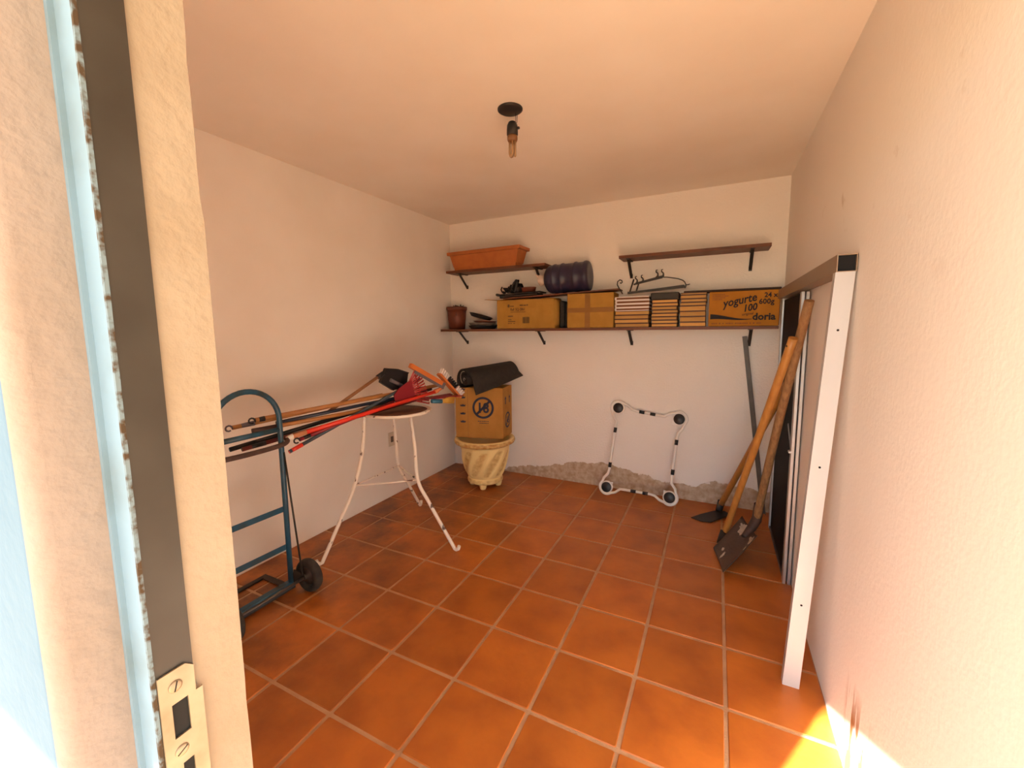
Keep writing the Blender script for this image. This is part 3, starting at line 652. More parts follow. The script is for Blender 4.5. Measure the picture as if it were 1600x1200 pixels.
obj('neck', MB().lathe([(0.030, 0.402), (0.028, 0.415), (0.028, 0.438), (0.030, 0.440), (0, 0.441)], JM.translation, 20, JM.to_3x3()), M_jug, t)
bg_ = MB(); rs = random.Random(5)
bg_.lathe([(0.031, 0.405), (0.042, 0.420), (0.044, 0.440), (0.034, 0.462), (0.012, 0.470), (0, 0.471)], JM.translation, 18, JM.to_3x3(), mod=lambda a, i, z: 1+0.14*math.sin(5*a+i))
jn = JM @ V((0, 0, 0.45))
for q in range(4):
    e = V((rs.uniform(-0.035, 0.02), -0.03+rs.uniform(-0.02, 0.02), rs.uniform(0.0, 0.06))); bg_.tube([jn, jn+e*0.6+V((0, 0, 0.008)), jn+e], [0.012, 0.012, 0.004], 6)
obj('plastic_wrap', bg_, M_bag, t)

# stacks of books lying flat
def books(xl, xr, zb, heights, kinds, place):
    z = zb; N_ = len(heights)
    ordw = ['lowest', 'second from bottom', 'third from bottom', 'fourth from bottom', 'fourth from top', 'third from top', 'second from top', 'topmost']
    rs = random.Random(int(xl*1000))
    for i, (h, k) in enumerate(zip(heights, kinds)):
        dx = rs.uniform(-0.004, 0.004); a, b = xl[i] if isinstance(xl, list) else xl, xr[i] if isinstance(xr, list) else xr
        a += dx; b += dx; yq = -0.197+rs.uniform(-0.004, 0.004); c = V(((a+b)/2, -0.10, z))
        lab = ('white-covered book, ' if k == 'w' else 'tan-paged book in dark cover, ') + ordw[i] + ' of the ' + place
        t = thing('book', lab, 'book', c, 'books stacked on the shelf')
        ct = 0.0050 if k == 'd' else 0.0065
        cv = MB(); cv.box((a, yq, z), (b, -0.025, z+ct)); cv.box((a, yq, z+h-ct), (b, -0.025, z+h-0.0002))
        if k == 'w': cv.tube([(a+0.002, yq, z+h/2), (a+0.002, -0.025, z+h/2)], (h-0.0004)/2, 10, sq=(1.0, 0.45))
        else: cv.box((a, -0.029, z), (b, -0.025, z+h-0.0002))
        obj('cover', cv, M_covw if k == 'w' else M_cov, t)
        ins = 0.006 if k == 'w' else 0.0
        obj('page_block', MB().box((a+0.004+ins, yq+(0.004 if k == 'w' else -0.0025), z+ct), (b-0.001, -0.03, z+h-ct)), M_pagesd if k == 'w' else M_pages, t)
        z += h
books(1.712, 1.972, ZS, [0.0315, 0.0325, 0.0325, 0.0325, 0.027, 0.0285, 0.0285, 0.0285], 'ddddwwww', 'left book stack')
books(1.994, 2.178, ZS, [0.026]*8, 'dddddddd', 'middle book stack')
books(2.197, 2.374, ZS, [0.034, 0.041, 0.039, 0.040, 0.026, 0.026, 0.028, 0.0175], 'dddddddd', 'right book stack')
# dark batten behind, over the yogurt carton
tag(obj('batten', MB().bev((2.215, -0.13, 1.6735), (2.845, -0.03, 1.690), 0.003), mat('dark_wood', (0.05, 0.025, 0.015), 0.7), origin=(2.5, -0.08, 1.67)), 'dark flat batten lying on top of the yogurt carton', 'batten')

tag(obj('flat_case', MB().bev((1.982, -0.185, 1.6290), (2.186, -0.03, 1.6830), 0.005), mat('dark_case', (0.035, 0.030, 0.024), 0.7), origin=(2.08, -0.1, 1.629)), 'dark flat case lying on top of the middle book stack', 'case')
# wrought iron rack on the books
t = thing('iron_rack', 'black wrought iron hook rack with curls lying on the books', 'rack', (1.95, -0.12, 1.68))
ir = MB(); zb_ = 1.688
ir.bar((1.80, -0.150, zb_+0.006), (2.225, -0.150, 1.722), 0.018, 0.010, (0, 0, 1)); ir.bar((1.83, -0.095, zb_+0.012), (2.215, -0.095, 1.735), 0.014, 0.008, (0, 0, 1))
obj('lower_bar', ir, M_iron, t)
ir = MB(); ir.bar((1.845, -0.150, 1.758), (2.060, -0.150, 1.800), 0.012, 0.010, (0, 0, 1)); ir.bar((1.850, -0.095, 1.772), (2.050, -0.095, 1.816), 0.010, 0.009, (0, 0, 1))
obj('upper_bar', ir, M_iron, t)
for x, z in ((1.86, 1.775), (1.905, 1.782), (2.015, 1.815), (2.055, 1.815)):
    h = MB(); h.tube([(x, -0.14, z-0.012), (x+0.010, -0.14, z), (x+0.010, -0.14, z+0.018), (x-0.004, -0.14, z+0.032), (x-0.004, -0.14, z+0.044), (x+0.006, -0.14, z+0.046)], [0.008, 0.008, 0.005, 0.005, 0.004, 0.004], 8)
    obj('hook', h, M_iron, t)
c = MB(); cur = [(1.755, 1.690), (1.745, 1.710), (1.728, 1.735), (1.712, 1.765), (1.714, 1.790), (1.732, 1.803), (1.748, 1.797), (1.752, 1.783), (1.742, 1.775), (1.734, 1.781)]
c.tube([(x, -0.13, z) for x, z in cur], 0.0045, 6); obj('curl', c, M_iron, t)
c = MB(); c.tube([(x, -0.12, z) for x, z in ((2.055, 1.806), (2.09, 1.803), (2.13, 1.795), (2.155, 1.790), (2.175, 1.785), (2.205, 1.772), (2.218, 1.760), (2.225, 1.745), (2.228, 1.728), (2.222, 1.712))], 0.004, 6)
c.tube([(2.228, -0.12, 1.737), (2.245, -0.12, 1.738), (2.255, -0.12, 1.742)], 0.004, 6); obj('branch', c, M_iron, t)
for x0, z0, x1, z1 in ((1.815, zb_+0.01, 1.845, 1.80), (1.865, zb_+0.015, 1.885, 1.772)):
    obj('strut', MB().tube([(x0, -0.145, z0), (x1, -0.145, z1)], 0.006, 8), M_iron, t)

# ------------------------------------------------------------------ big cream pot, carton and rolled mat
PC = V((0.600, -0.400, 0.0))
t = thing('planter_pot', 'large cream planter pot with slanted fluted sides standing in the corner', 'pot', PC)
NF = 9
prof = [(0.0, 0.045), (0.150, 0.045), (0.160, 0.052), (0.163, 0.068), (0.156, 0.082), (0.147, 0.092)]
nb = 22
for i in range(nb+1):
    u = i/nb; z = 0.098+0.275*u; prof.append((0.147+0.086*(u**0.5)-0.008*u*u, z))
prof += [(0.226, 0.380), (0.232, 0.392), (0.252, 0.400), (0.270, 0.410), (0.276, 0.424), (0.272, 0.440), (0.262, 0.449), (0.244, 0.450), (0.230, 0.440), (0.215, 0.39), (0.15, 0.15), (0.0, 0.15)]
def flute(a, z):
    u = (z-0.105)/0.265
    if u < 0 or u > 1: return 0.0
    ph = (a*NF/(2*PI) - 1.05*u) % 1.0; d = abs(ph-0.5)*2           # 0 at flute centre
    wdt = 0.80*math.sin(PI*min(1, max(0, 0.08+0.84*u)))**0.35
    return max(0.0, 1-(d/wdt)**3) * min(1, u/0.08)*min(1, (1-u)/0.10)
def pmod(a, i, z):
    return 1-0.075*flute(a, z) if 5 < i < 6+nb+1 else 1
pm = MB().lathe(prof, PC, 160, mod=pmod)
po = obj('pot_body', pm, M_pot, t)
at = po.data.attributes.new('wash', 'FLOAT', 'POINT'); vals = []
for k, v in enumerate(po.data.vertices):
    i, a = k//160, 2*PI*(k % 160)/160; z = prof[i][1]; x = 0.0
    if 5 < i < 6+nb+1: x = 0.66*max(0.0, flute(a, z)-0.15)
    elif z < 0.09: x = 0.45
    elif 0.395 < z < 0.446 and i < 6+nb+8: x = 0.75 if prof[i][0] > 0.25 else 0.3
    vals.append(x)
at.data.foreach_set('value', vals)
for q in range(4):
    a = PI/4+q*PI/2-0.45; c = PC+V((0.118*math.cos(a), 0.118*math.sin(a), 0))
    obj('foot', MB().lathe([(0.024, 0.0), (0.030, 0.012), (0.034, 0.03), (0.036, 0.050)], c, 14), M_pot, t)

B0 = V((0.380, -0.530, 0.4515)); ex = V((0.42, 0.11, 0)); ey = V((-0.035, 0.245, 0)); BH = 0.452
BX = frame(B0, ex); wB = ex.length; dB = ey.length
t = thing('cardboard_box', 'brown carton with crossed-out 18 symbol and crowns on cream pot', 'box', B0+ex/2+ey/2, 'cardboard cartons')
th = 0.004
P0 = B0; q4 = [P0, P0+ex, P0+ex+ey, P0+ey]
bm_ = MB(); inn = [q + (P0+ex/2+ey/2-q).normalized()*0.008 for q in q4]; Z = V((0, 0, BH)); Zi = V((0, 0, 0.005))
bm_.add(q4+[q+Z for q in q4]+[q+Z for q in inn]+[q+Zi for q in inn], [(3, 2, 1, 0)]+[(k, (k+1) % 4, 4+(k+1) % 4, 4+k) for k in range(4)]+[(4+k, 4+(k+1) % 4, 8+(k+1) % 4, 8+k) for k in range(4)]+[(8+k, 8+(k+1) % 4, 12+(k+1) % 4, 12+k) for k in range(4)]+[(12, 13, 14, 15)])
obj('carton_body', bm_, M_card3, t)
def ring_no(mb, M, cx, cz, r, w, sx=1.0):
    P = [M @ V((cx+sx*q*math.cos(a), 0, cz+q*math.sin(a))) for a in [2*PI*k/40 for k in range(40)] for q in (r-w, r)]
    mb.add(P, [(2*k, 2*k+1, (2*k+3) % 80, (2*k+2) % 80) for k in range(40)])
    s, h = (r-w*0.5)*0.7071, w*0.36
    mb.add([M @ V((cx+sx*x, 0, cz+z)) for x, z in ((-s-h, -s+h), (-s+h, -s-h), (s+h, s-h), (s-h, s+h))], [(0, 1, 2, 3)])
FM = frame(B0 - ey.normalized()*0.0010, ex)
pr = MB(); ring_no(pr, FM, 0.255, 0.275, 0.098, 0.020); text(pr, '18', 0.125, frame(FM @ V((0.197, 0, 0.232)), ex), bold=0.03, wide=0.90)
obj('printed_symbol', pr, M_inkn, t)
for k in range(5):
    pr = MB(); cx, cz = 0.068, 0.135+0.073*k
    sh = [(-0.022, 0.003), (-0.026, 0.020), (-0.013, 0.014), (-0.007, 0.026), (0, 0.016), (0.007, 0.026), (0.013, 0.014), (0.026, 0.020), (0.022, 0.003)]
    pr.add([FM @ V((cx+x, 0, cz+z)) for x, z in sh]+[FM @ V((cx, 0, cz+0.001))], [(i, i+1, 9) for i in range(8)])
    obj('printed_crown', pr, M_inkn, t)
for z, x0, x1 in ((0.150, 0.205, 0.305), (0.133, 0.220, 0.300)):
    x = x0; pr = MB()
    while x < x1: wd = random.uniform(0.005, 0.012); pr.add([FM @ V(q) for q in ((x, 0, z), (x+wd, 0, z), (x+wd, 0, z+0.007), (x, 0, z+0.007))], [(0, 1, 2, 3)]); x += wd+0.004
    tag(obj('printed_line', pr, M_inkn, t), kind='stuff')
RM = frame(B0+ex+ex.normalized()*0.0010, ey)
pr = MB(); ring_no(pr, RM, 0.125, 0.150, 0.072, 0.015); text(pr, '18', 0.092, frame(RM @ V((0.082, 0, 0.118)), ey), bold=0.03, wide=0.9)
obj('printed_symbol', pr, M_inkn, t)
for xx in (0.06, 0.17):
    obj('printed_arrow', MB().add([RM @ V(q) for q in ((xx, 0, 0.30), (xx+0.020, 0, 0.30), (xx+0.020, 0, 0.345), (xx+0.032, 0, 0.345), (xx+0.010, 0, 0.375), (xx-0.012, 0, 0.345), (xx, 0, 0.345))], [(0, 1, 2, 6), (5, 6, 2, 3, 4)]), M_inkn, t)
# seam strip on the left of the front
pr = MB(); pr.add([FM @ V(q) for q in ((0.112, -0.0002, 0.01), (0.116, -0.0002, 0.01), (0.116, -0.0002, 0.44), (0.112, -0.0002, 0.44))], [(0, 1, 2, 3)])
obj('seam', pr, M_tape, t)

# rolled rubber mat lying over the open carton
t = thing('rubber_mat', 'half rolled black rubber mat lying over the crossed-out 18 carton', 'mat', (0.60, -0.38, 0.905))
A0 = V((0.490, -0.530, 0.912)); ax = V((0.230, 0.455, 0.055)); axn = ax.normalized(); sd_ = V((axn.y, -axn.x, 0)).normalized(); upv = sd_.cross(axn); upv = -upv if upv.z < 0 else upv
rows = []
for i in range(17):
    u = i/16; rr = []
    c = A0+ax*u
    rx = 0.145-0.020*u; rz = 0.150-0.015*u
    a1 = PI*(-0.02+0.14*u)                       # the lip opens towards the right end
    for k in range(21):
        a = PI*1.10+(a1-PI*1.10)*k/20
        rr.append(c+sd_*(rx*math.cos(a))+upv*(rz*math.sin(a)+0.012))
    tip = rr[-1]; td = (sd_*(0.25+0.75*u)-upv*(0.95-0.35*u)).normalized()
    rr.append(tip+td*0.030); rr.append(tip+td*(0.058+0.012*u))
    rows.append(rr)
obj('sheet', MB().sheet(rows, 0.007), M_rubber, t)
sp_ = MB(); rows = []
for i in range(8):
    u = 0.0+0.9*i/7; c = A0+ax*u+upv*0.070; rr = []
    for k in range(26):
        a = 0.5+k*0.42; r = 0.080-0.0026*k; rr.append(c+sd_*(r*math.cos(a))+upv*(r*math.sin(a)))
    rows.append(rr)
obj('inner_roll', sp_.sheet(rows, 0.004), M_rubber, t)
ed = MB(); c = A0+upv*0.070-axn*0.003
ed.tube([c+sd_*((0.080-0.0026*k)*math.cos(0.5+k*0.42))+upv*((0.080-0.0026*k)*math.sin(0.5+k*0.42)) for k in range(2, 9)], 0.0028, 6)
ed.tube([c+sd_*(0.014*math.cos(k*0.7))+upv*(0.014*math.sin(k*0.7)) for k in range(7)], 0.0020, 6)
obj('pale_edge', ed, mat('pale_trim', (0.45, 0.38, 0.30), 0.6), t)

# ------------------------------------------------------------------ socket outlet on left wall
t = thing('wall_outlet', 'small beige power outlet low on the left wall', 'outlet', (0, -0.952, 0.495))
obj('plate', MB().bev((0.0005, -0.990, 0.435), (0.010, -0.914, 0.555), 0.003), M_outlet, t)
obj('socket_holes', MB().bev((0.0095, -0.968, 0.470), (0.0115, -0.936, 0.520), 0.001), M_foam, t)

# ------------------------------------------------------------------ white tripod stool
SC = V((0.545, -1.475, 0))
t = thing('tall_stool', 'tall white iron tripod stool with chipped paint carrying the brooms', 'stool', SC)
ZT = 0.886
legs = [[(0.452, -1.672, 0.868), (0.452, -1.700, 0.66), (0.440, -1.768, 0.445), (0.405, -1.86, 0.25), (0.352, -1.968, 0.012)],
        [(0.640, -1.452, 0.868), (0.700, -1.490, 0.66), (0.762, -1.545, 0.455), (0.840, -1.535, 0.31), (0.994, -1.486, 0.012)],
        [(0.440, -1.395, 0.868), (0.446, -1.385, 0.66), (0.438, -1.359, 0.45), (0.408, -1.24, 0.28), (0.362, -1.045, 0.012)]]
def smooth_path(p, n=6):
    p = [V(q) for q in p]; out = []
    for i in range(len(p)-1):
        p0 = p[max(i-1, 0)]; p1 = p[i]; p2 = p[i+1]; p3 = p[min(i+2, len(p)-1)]
        for k in range(n):
            s = k/n; out.append(0.5*((2*p1)+(p2-p0)*s+(2*p0-5*p1+4*p2-p3)*s*s+(3*p1-p0-3*p2+p3)*s**3))
    return out+[p[-1]]
for L_ in legs:
    d = V(L_[-1])-SC; d.z = 0; d.normalize(); f = V(L_[-1])
    path = smooth_path(L_)[:-1]+[f, f+d*0.012+V((0, 0, -0.003)), f+d*0.028+V((0, 0, 0.006)), f+d*0.034+V((0, 0, 0.026))]
    obj('leg', MB().tube(path, 0.0115, 10), M_cream, t)
lv = [V(l[2]) for l in legs]
for a, b in ((0, 1), (1, 2), (2, 0)):
    obj('brace', MB().tube([lv[a], (lv[a]+lv[b])/2+V((0, 0, -0.004)), lv[b]], 0.0055, 8), M_cream, t)
obj('seat_rim', MB().lathe([(0.205, 0.870), (0.220, 0.868), (0.228, 0.874), (0.228, 0.884), (0.222, 0.888), (0.205, 0.886)], (SC.x, SC.y, 0), 56, ring=True), M_cream, t)
obj('seat', MB().lathe([(0, 0.869), (0.206, 0.869), (0.206, 0.879), (0, 0.879)], (SC.x, SC.y, 0), 48), mat('worn_seat', (0.16, 0.065, 0.035), 0.7, col2=(0.07, 0.03, 0.02), scale=14), t)

# ------------------------------------------------------------------ long-handled tools on the stool
def handle(parent, a, b, r, m, name='handle'):
    a, b = V(a), V(b); return obj(name, MB().tube([a, a+(b-a)*0.35, a+(b-a)*0.7, b], r, 10), m, parent)
def cap(parent, a, b, r, m, ln=0.07, hook=False):
    a, b = V(a), V(b); d = (b-a).normalized()
    mb = MB().tube([a-d*0.002, a+d*ln], [r*0.9, r*1.15], 10)
    if hook:
        c = a-d*0.016; s = V((0, 0, 1)); s = (s-d*s.dot(d)).normalized()
        mb.tube([c+(d*math.cos(q)+s*math.sin(q))*0.014 for q in [0.3+k*0.62 for k in range(9)]], 0.0045, 8)
    return obj('end_cap', mb, m, parent)
N_ = V((0.972, -0.233, 0))           # towards the camera, across the bundle
GR = 'long handled tools on the stool'
# A: push broom, its brush head of white and black bristles sticks up at the far end
a, b = V((0.327, -2.290, 0.960)), V((0.640, -0.985, 1.010))-N_*0.01
t = thing('push_broom', 'wooden push broom with black and white bristles on the stool', 'broom', V((0.5, -1.5, 0.985)), GR)
handle(t, a, b, 0.0125, M_wood_b); cap(t, a, b, 0.0125, M_black, 0.045, True)
hA, hB = V((0.631, -1.106, 1.092)), V((0.678, -0.912, 0.893))
hd = (hB-hA).normalized(); bd = V((0.13, 0.58, 0.62)); bd = (bd-hd*bd.dot(hd)).normalized()
bk = MB().bar(hA, hB, 0.045, 0.016, hd.cross(bd)); obj('brush_block', bk, M_orange, t)
nB = 13; Lh = (hB-hA).length
for k in range(nB):
    u = (k+0.5)/nB; p = hA+(hB-hA)*u+bd*0.008; wht = u < 0.30 or u > 0.72
    for s in (-1, 1):
        sp_ = hd.cross(bd)*s*0.010
        q = MB().tube([p+sp_, p+sp_*1.3+bd*0.045+hd*(u-0.5)*0.02], [0.0065, 0.0085], 6)
        obj('bristle_tuft', q, M_bristw if wht else M_bristk, t)
# B: hook ended stick
a, b = V((0.303, -2.385, 0.936)), V((0.505, -1.545, 0.993))
t = thing('broom_handle', 'bare broom handle with grey hooked end cap, longest on the left', 'handle', a, GR)
handle(t, a-N_*0.02, b-N_*0.02, 0.0115, M_wood_b); cap(t, a-N_*0.02, b-N_*0.02, 0.0115, M_greyr, 0.10, True)
# C: second wooden handle
a, b = V((0.322, -2.305, 0.907)), V((0.600, -1.150, 0.925))
t = thing('broom_handle', 'bare wooden handle with dark tip lying lowest behind the red ones', 'handle', a, GR)
handle(t, a, b, 0.0115, M_wood_b); handle(t, a-(b-a).normalized()*0.002, a+(b-a)*0.10, 0.0122, M_brownst, 'grip')
# navy handle between
a, b = V((0.350, -2.190, 0.925)), V((0.585, -1.20, 0.972))
t = thing('broom_handle', 'navy painted handle squeezed between the two wooden handles', 'handle', a, GR)
handle(t, a-N_*0.008, b-N_*0.008, 0.0105, M_navy)
# D: black handle
a, b = V((0.298, -2.405, 0.828)), V((0.60, -1.15, 0.985))
t = thing('broom_handle', 'black handle with pointed grip sloping down behind the hand truck', 'handle', a, GR)
handle(t, a-N_*0.015, b-N_*0.015, 0.0125, M_black); cap(t, a-N_*0.015, b-N_*0.015, 0.011, M_black, 0.12)
# E: maroon handle rake, its fan lies flat at the far end
a, b = V((0.310, -2.360, 0.823)), V((0.575, -1.255, 0.932))
t = thing('leaf_rake', 'maroon handled rake with flat dark red fan lying below the broom head', 'rake', V((0.5, -1.5, 0.9)), GR)
handle(t, a+N_*0.01, b+N_*0.01, 0.0115, M_maroon); cap(t, a+N_*0.01, b+N_*0.01, 0.0115, M_black, 0.11)
b2 = b+N_*0.01
for k in range(9):
    e = V((0.655, -0.915, 0.898))+V((0.972, -0.233, 0))*(k-4)*0.019+V((0, 0, 0.004*abs(k-4)))
    obj('tine', MB().bar(b2+(e-b2)*0.05, e, 0.011, 0.005, (0.972, -0.233, 0)), M_dred, t)
obj('fan_plate', MB().bar(b2, b2+(V((0.655, -0.915, 0.898))-b2)*0.55, 0.085, 0.007, (0.972, -0.233, 0)), M_dred, t)
# F: bright red squeegee with orange head
a, b = V((0.401, -2.174, 0.844)), V((0.666, -1.175, 0.978))
t = thing('floor_squeegee', 'bright red handled squeegee with orange head and grey rubber blade', 'squeegee', V((0.55, -1.5, 0.92)), GR)
handle(t, a, b, 0.0125, M_red); cap(t, a, b, 0.0135, M_white, 0.032)
handle(t, a+(b-a).normalized()*0.034, a+(b-a)*0.10, 0.0132, mat('tan_sleeve', (0.52, 0.22, 0.10), 0.5), 'sleeve')
sA, sB = V((0.624, -1.414, 1.182)), V((0.687, -1.154, 1.032))
obj('head_bar', MB().bar(sA, sB, 0.030, 0.028, (0, 0, 1)), M_orange, t)
dn = V((0.02, 0.05, -0.052))
obj('rubber_blade', MB().bar(sA+dn*0.55+(sB-sA)*0.03, sB+dn*0.55-(sB-sA)*0.03, 0.046, 0.008, (0, 0.25, -1)), M_greyr, t)
obj('neck', MB().tube([b-(b-a).normalized()*0.03, b+V((0.005, 0.03, 0.015)), sB-(sB-sA)*0.08], [0.016, 0.014, 0.012], 10), M_orange, t)
# G: pink handle with black ring end
a, b = V((0.403, -2.101, 0.819)), V((0.545, -1.500, 0.942))
t = thing('broom_handle', 'dark red handle with black ring end under the bright red one', 'handle', a, GR)
handle(t, a, b, 0.0115, M_dred); cap(t, a, b, 0.0115, M_black, 0.06, True)
# H: slate handle with orange tip, carries a red fan rake
a, b = V((0.389, -2.157, 0.763)), V((0.598, -1.287, 1.076))
t = thing('leaf_rake', 'slate handled rake with upright red fan of tines on the stool', 'rake', V((0.52, -1.5, 0.96)), GR)
handle(t, a, b, 0.0105, M_slate); cap(t, a, b, 0.011, M_red, 0.075)
ra, rb = V((0.556, -1.505, 0.965)), V((0.660, -1.075, 1.075))
dA = (rb-ra).normalized(); wv = V((-0.10, -0.42, 0.62)); wv = (wv-dA*wv.dot(dA)).normalized()
fan = [ra-wv*0.025-dA*0.0, ra-wv*0.055+dA*0.05, ra-wv*0.078+dA*0.16, ra+wv*0.078+dA*0.16, ra+wv*0.055+dA*0.05, ra+wv*0.025]
obj('fan_plate', MB().prism(fan, N_*0.008), M_dred, t)
for k in range(14):
    u = k/13*2-1; s0 = ra+wv*0.073*u+dA*0.150; e = ra+wv*(0.140*u)+dA*(0.262-0.02*u*u-0.02*u)
    obj('tine', MB().tube([s0, (s0+e)/2, e, e+dA*0.012-N_*0.015], 0.0055, 6), M_rakered, t)
obj('cross_band', MB().bar(ra-wv*0.105+dA*0.205, ra+wv*0.105+dA*0.205, 0.008, 0.006, dA), M_dred, t)
# J: dustpan with short brown handle
a, b = V((0.420, -1.902, 0.936))-N_*0.025, V((0.500, -1.545, 1.122))-N_*0.025
t = thing('dustpan', 'black dustpan with brown stick handle on top of the pile', 'dustpan', V((0.5, -1.55, 1.0)), GR)
handle(t, a, b, 0.0105, M_woodbr)
p_ = MB(); off = V((0, 0, 0))
c4 = [V((0.477, -1.492, 1.162)), V((0.498, -1.404, 1.150)), V((0.518, -1.318, 1.118)), V((0.514, -1.339, 1.014)), V((0.489, -1.44, 1.012)), V((0.467, -1.534, 1.076))]
p_.prism([q+off for q in c4], N_*0.008)
for i in (0, 1, 4, 5): p_.bar(c4[i]+off, c4[(i+1) % 6]+off, 0.007, 0.030, (c4[(i+1) % 6]-c4[i]).cross(N_))
obj('pan', p_, M_black, t)
obj('handle_socket', MB().tube([b-(b-a)*0.06, b+(b-a)*0.06], 0.016, 10), M_black, t)
obj('pan_rib', MB().tube([V((0.488, -1.47, 1.085))+N_*0.012, V((0.520, -1.36, 1.02))+N_*0.012], 0.013, 10), M_greyr, t)
# small blue and yellow brush under the rake
c = V((0.618, -1.060, 0.888))
t = thing('hand_brush', 'little blue and yellow hand brush at the stool edge', 'brush', c, GR)
obj('brush_head', MB().tube([c+V((-0.02, -0.10, 0.01)), c+V((0.012, -0.02, -0.003))], 0.016, 8), M_cyan, t)
for k in range(5): obj('bristle_tuft', MB().tube([c+V((0.01, -0.02, -0.01+0.004*k)), c+V((0.035+0.004*k, 0.10, -0.03+0.014*k))], [0.006, 0.009], 6), M_yellow, t)

# ------------------------------------------------------------------ hand truck
PX, PY0, PY1 = 0.409, -2.545, -2.214; CYT = (PY0+PY1)/2; RT = (PY1-PY0)/2
t = thing('hand_truck', 'blue steel hand truck with arched handle and black wheels by door', 'hand truck', (PX, CYT, 0))
fr = MB(); ZA = 0.960
pts = [(PX, PY1, 0.035), (PX, PY1, 0.5), (PX, PY1, ZA)]+[(PX, CYT+RT*math.cos(a), ZA+RT*math.sin(a)) for a in [PI*k/20 for k in range(1, 20)]]+[(PX, PY0, ZA), (PX, PY0, 0.5), (PX, PY0, 0.035)]
obj('frame_tube', fr.tube(pts, 0.0135, 12), M_blue, t)
obj('crossbar', MB().tube([(PX-0.002, PY0, 0.905), (PX-0.002, PY1, 0.903)], 0.0135, 12), M_blue, t)
for z in (0.466, 0.252):
    obj('rung', MB().bar((PX-0.008, PY0+0.006, z+0.006), (PX-0.008, PY1-0.006, z), 0.030, 0.004, (0, 0, 1)), M_blue, t)
st = MB(); st.tube(smooth_path([(PX+0.004, PY1+0.030, 0.842), (PX+0.020, PY1+0.022, 0.834), (PX+0.030, PY1-0.02, 0.826), (PX+0.036, CYT, 0.825), (PX+0.030, PY0+0.03, 0.828), (PX+0.016, PY0-0.02, 0.832)], 5), 0.0125, 10)
obj('bowed_strap', st, M_brownst, t)
obj('base_bar', MB().bev((PX-0.03, PY0-0.02, 0.016), (PX+0.012, PY1+0.02, 0.050), 0.004), M_blue, t)
tf = MB(); tx0, tx1 = 0.150, PX-0.025
tf.box((tx0, PY0+0.005, 0.004), (tx0+0.03, PY1+0.02, 0.012)); tf.box((tx0+0.03, PY1-0.012, 0.004), (tx1+0.02, PY1+0.020, 0.012)); tf.box((tx0+0.03, PY0+0.005, 0.004), (tx1+0.02, PY0+0.035, 0.012)); tf.box((tx1-0.01, PY0, 0.004), (tx1+0.03, PY1+0.02, 0.018))
obj('toe_frame', tf, mat('toe_metal', (0.035, 0.028, 0.022), 0.7, col2=(0.05, 0.035, 0.025), scale=20), t)
WX, WR = 0.505, 0.090
for s, yw in ((1, PY1+0.042), (-1, PY0-0.042)):
    Mx = Matrix.Rotation(-PI/2, 3, 'X')
    wh = obj('wheel', MB().lathe([(0.050, -0.016), (0.058, -0.022), (0.076, -0.024), (0.086, -0.018), (WR, -0.008), (WR, 0.008), (0.086, 0.018), (0.076, 0.024), (0.058, 0.022), (0.050, 0.016)], (WX, yw, WR), 32, Mx, ring=True), M_tire, t)
    obj('hub', MB().lathe([(0.0, -0.028), (0.014, -0.028), (0.016, -0.014), (0.052, -0.010), (0.052, 0.010), (0.016, 0.014), (0.014, 0.026), (0, 0.026)], (WX, yw, WR), 24, Mx), M_grey, wh)
    yb = yw-s*0.032
    br = MB(); br.prism([(PX-0.01, yb, 0.03), (PX+0.02, yb, 0.12), (WX+0.008, yb, WR+0.022), (WX+0.018, yb, WR), (WX, yb, WR-0.018)], (0, -s*0.004, 0)); obj('axle_bracket', br, M_dsteel, t)
    obj('stay_rod', MB().tube([(WX-0.005, yb-s*0.004, WR+0.015), (PX+0.012, yb-s*0.006, 0.78)], 0.0048, 8), M_dsteel, t)
obj('axle', MB().tube([(WX, PY0-0.066, WR), (WX, PY1+0.066, WR)], 0.008, 10), M_grey, t)

# ------------------------------------------------------------------ white tube frame leaning on the back wall
K = [V((1.664, -0.182, 0.072)), V((2.168, -0.196, 0.072)), V((2.209, -0.040, 0.678)), V((1.722, -0.040, 0.734))]
t = thing('tube_frame', 'white tubular frame with four black corner discs leaning on back wall', 'frame', (1.92, -0.19, 0.0))
pn = ((K[1]-K[0]).cross(K[3]-K[0])).normalized()      # faces away from the wall
pn = -pn if pn.y > 0 else pn
path = []; rl = 0.058
for i in range(4):
    c = K[i]; u = (K[i-1]-c).normalized(); v = (K[(i+1) % 4]-c).normalized()
    o_ = -(u+v).normalized(); e1 = u; e2 = (o_-e1*o_.dot(e1)).normalized()
    def pol(a, r): return c+e1*(r*math.cos(a))+e2*(r*math.sin(a))
    tot = 2*PI-math.acos(max(-1, min(1, u.dot(v))))
    path += [c+u*0.150, c+u*0.112+e2*0.006, pol(0.42, 0.082)]
    for k in range(13): path.append(pol(0.85+(tot-1.7)*k/12, rl))
    path += [pol(tot-0.42, 0.082), c+v*0.112-(e2*0), c+v*0.150]
ft = MB().tube(path, 0.0108, 10, closed=True); obj('tube', ft, M_white, t)
for i in range(4):
    Mz = along(K[i], K[i]+pn).to_3x3()
    h = obj('corner_ring', MB().lathe([(0.040, -0.010), (0.052, -0.008), (0.052, 0.006), (0.044, 0.010), (0.040, 0.010)], K[i], 28, Mz, ring=True), M_white, t)
    u = (K[i-1]-K[i]).normalized(); v = (K[(i+1) % 4]-K[i]).normalized()
    obj('gusset', MB().prism([K[i]+u*0.045+v*0.005, K[i]+(u+v).normalized()*0.070, K[i]+v*0.045+u*0.005], pn*0.008), M_white, t)
    obj('disc', MB().lathe([(0, -0.012), (0.041, -0.012), (0.043, 0.012), (0.038, 0.017), (0, 0.018)], K[i], 28, Mz), M_black, t)
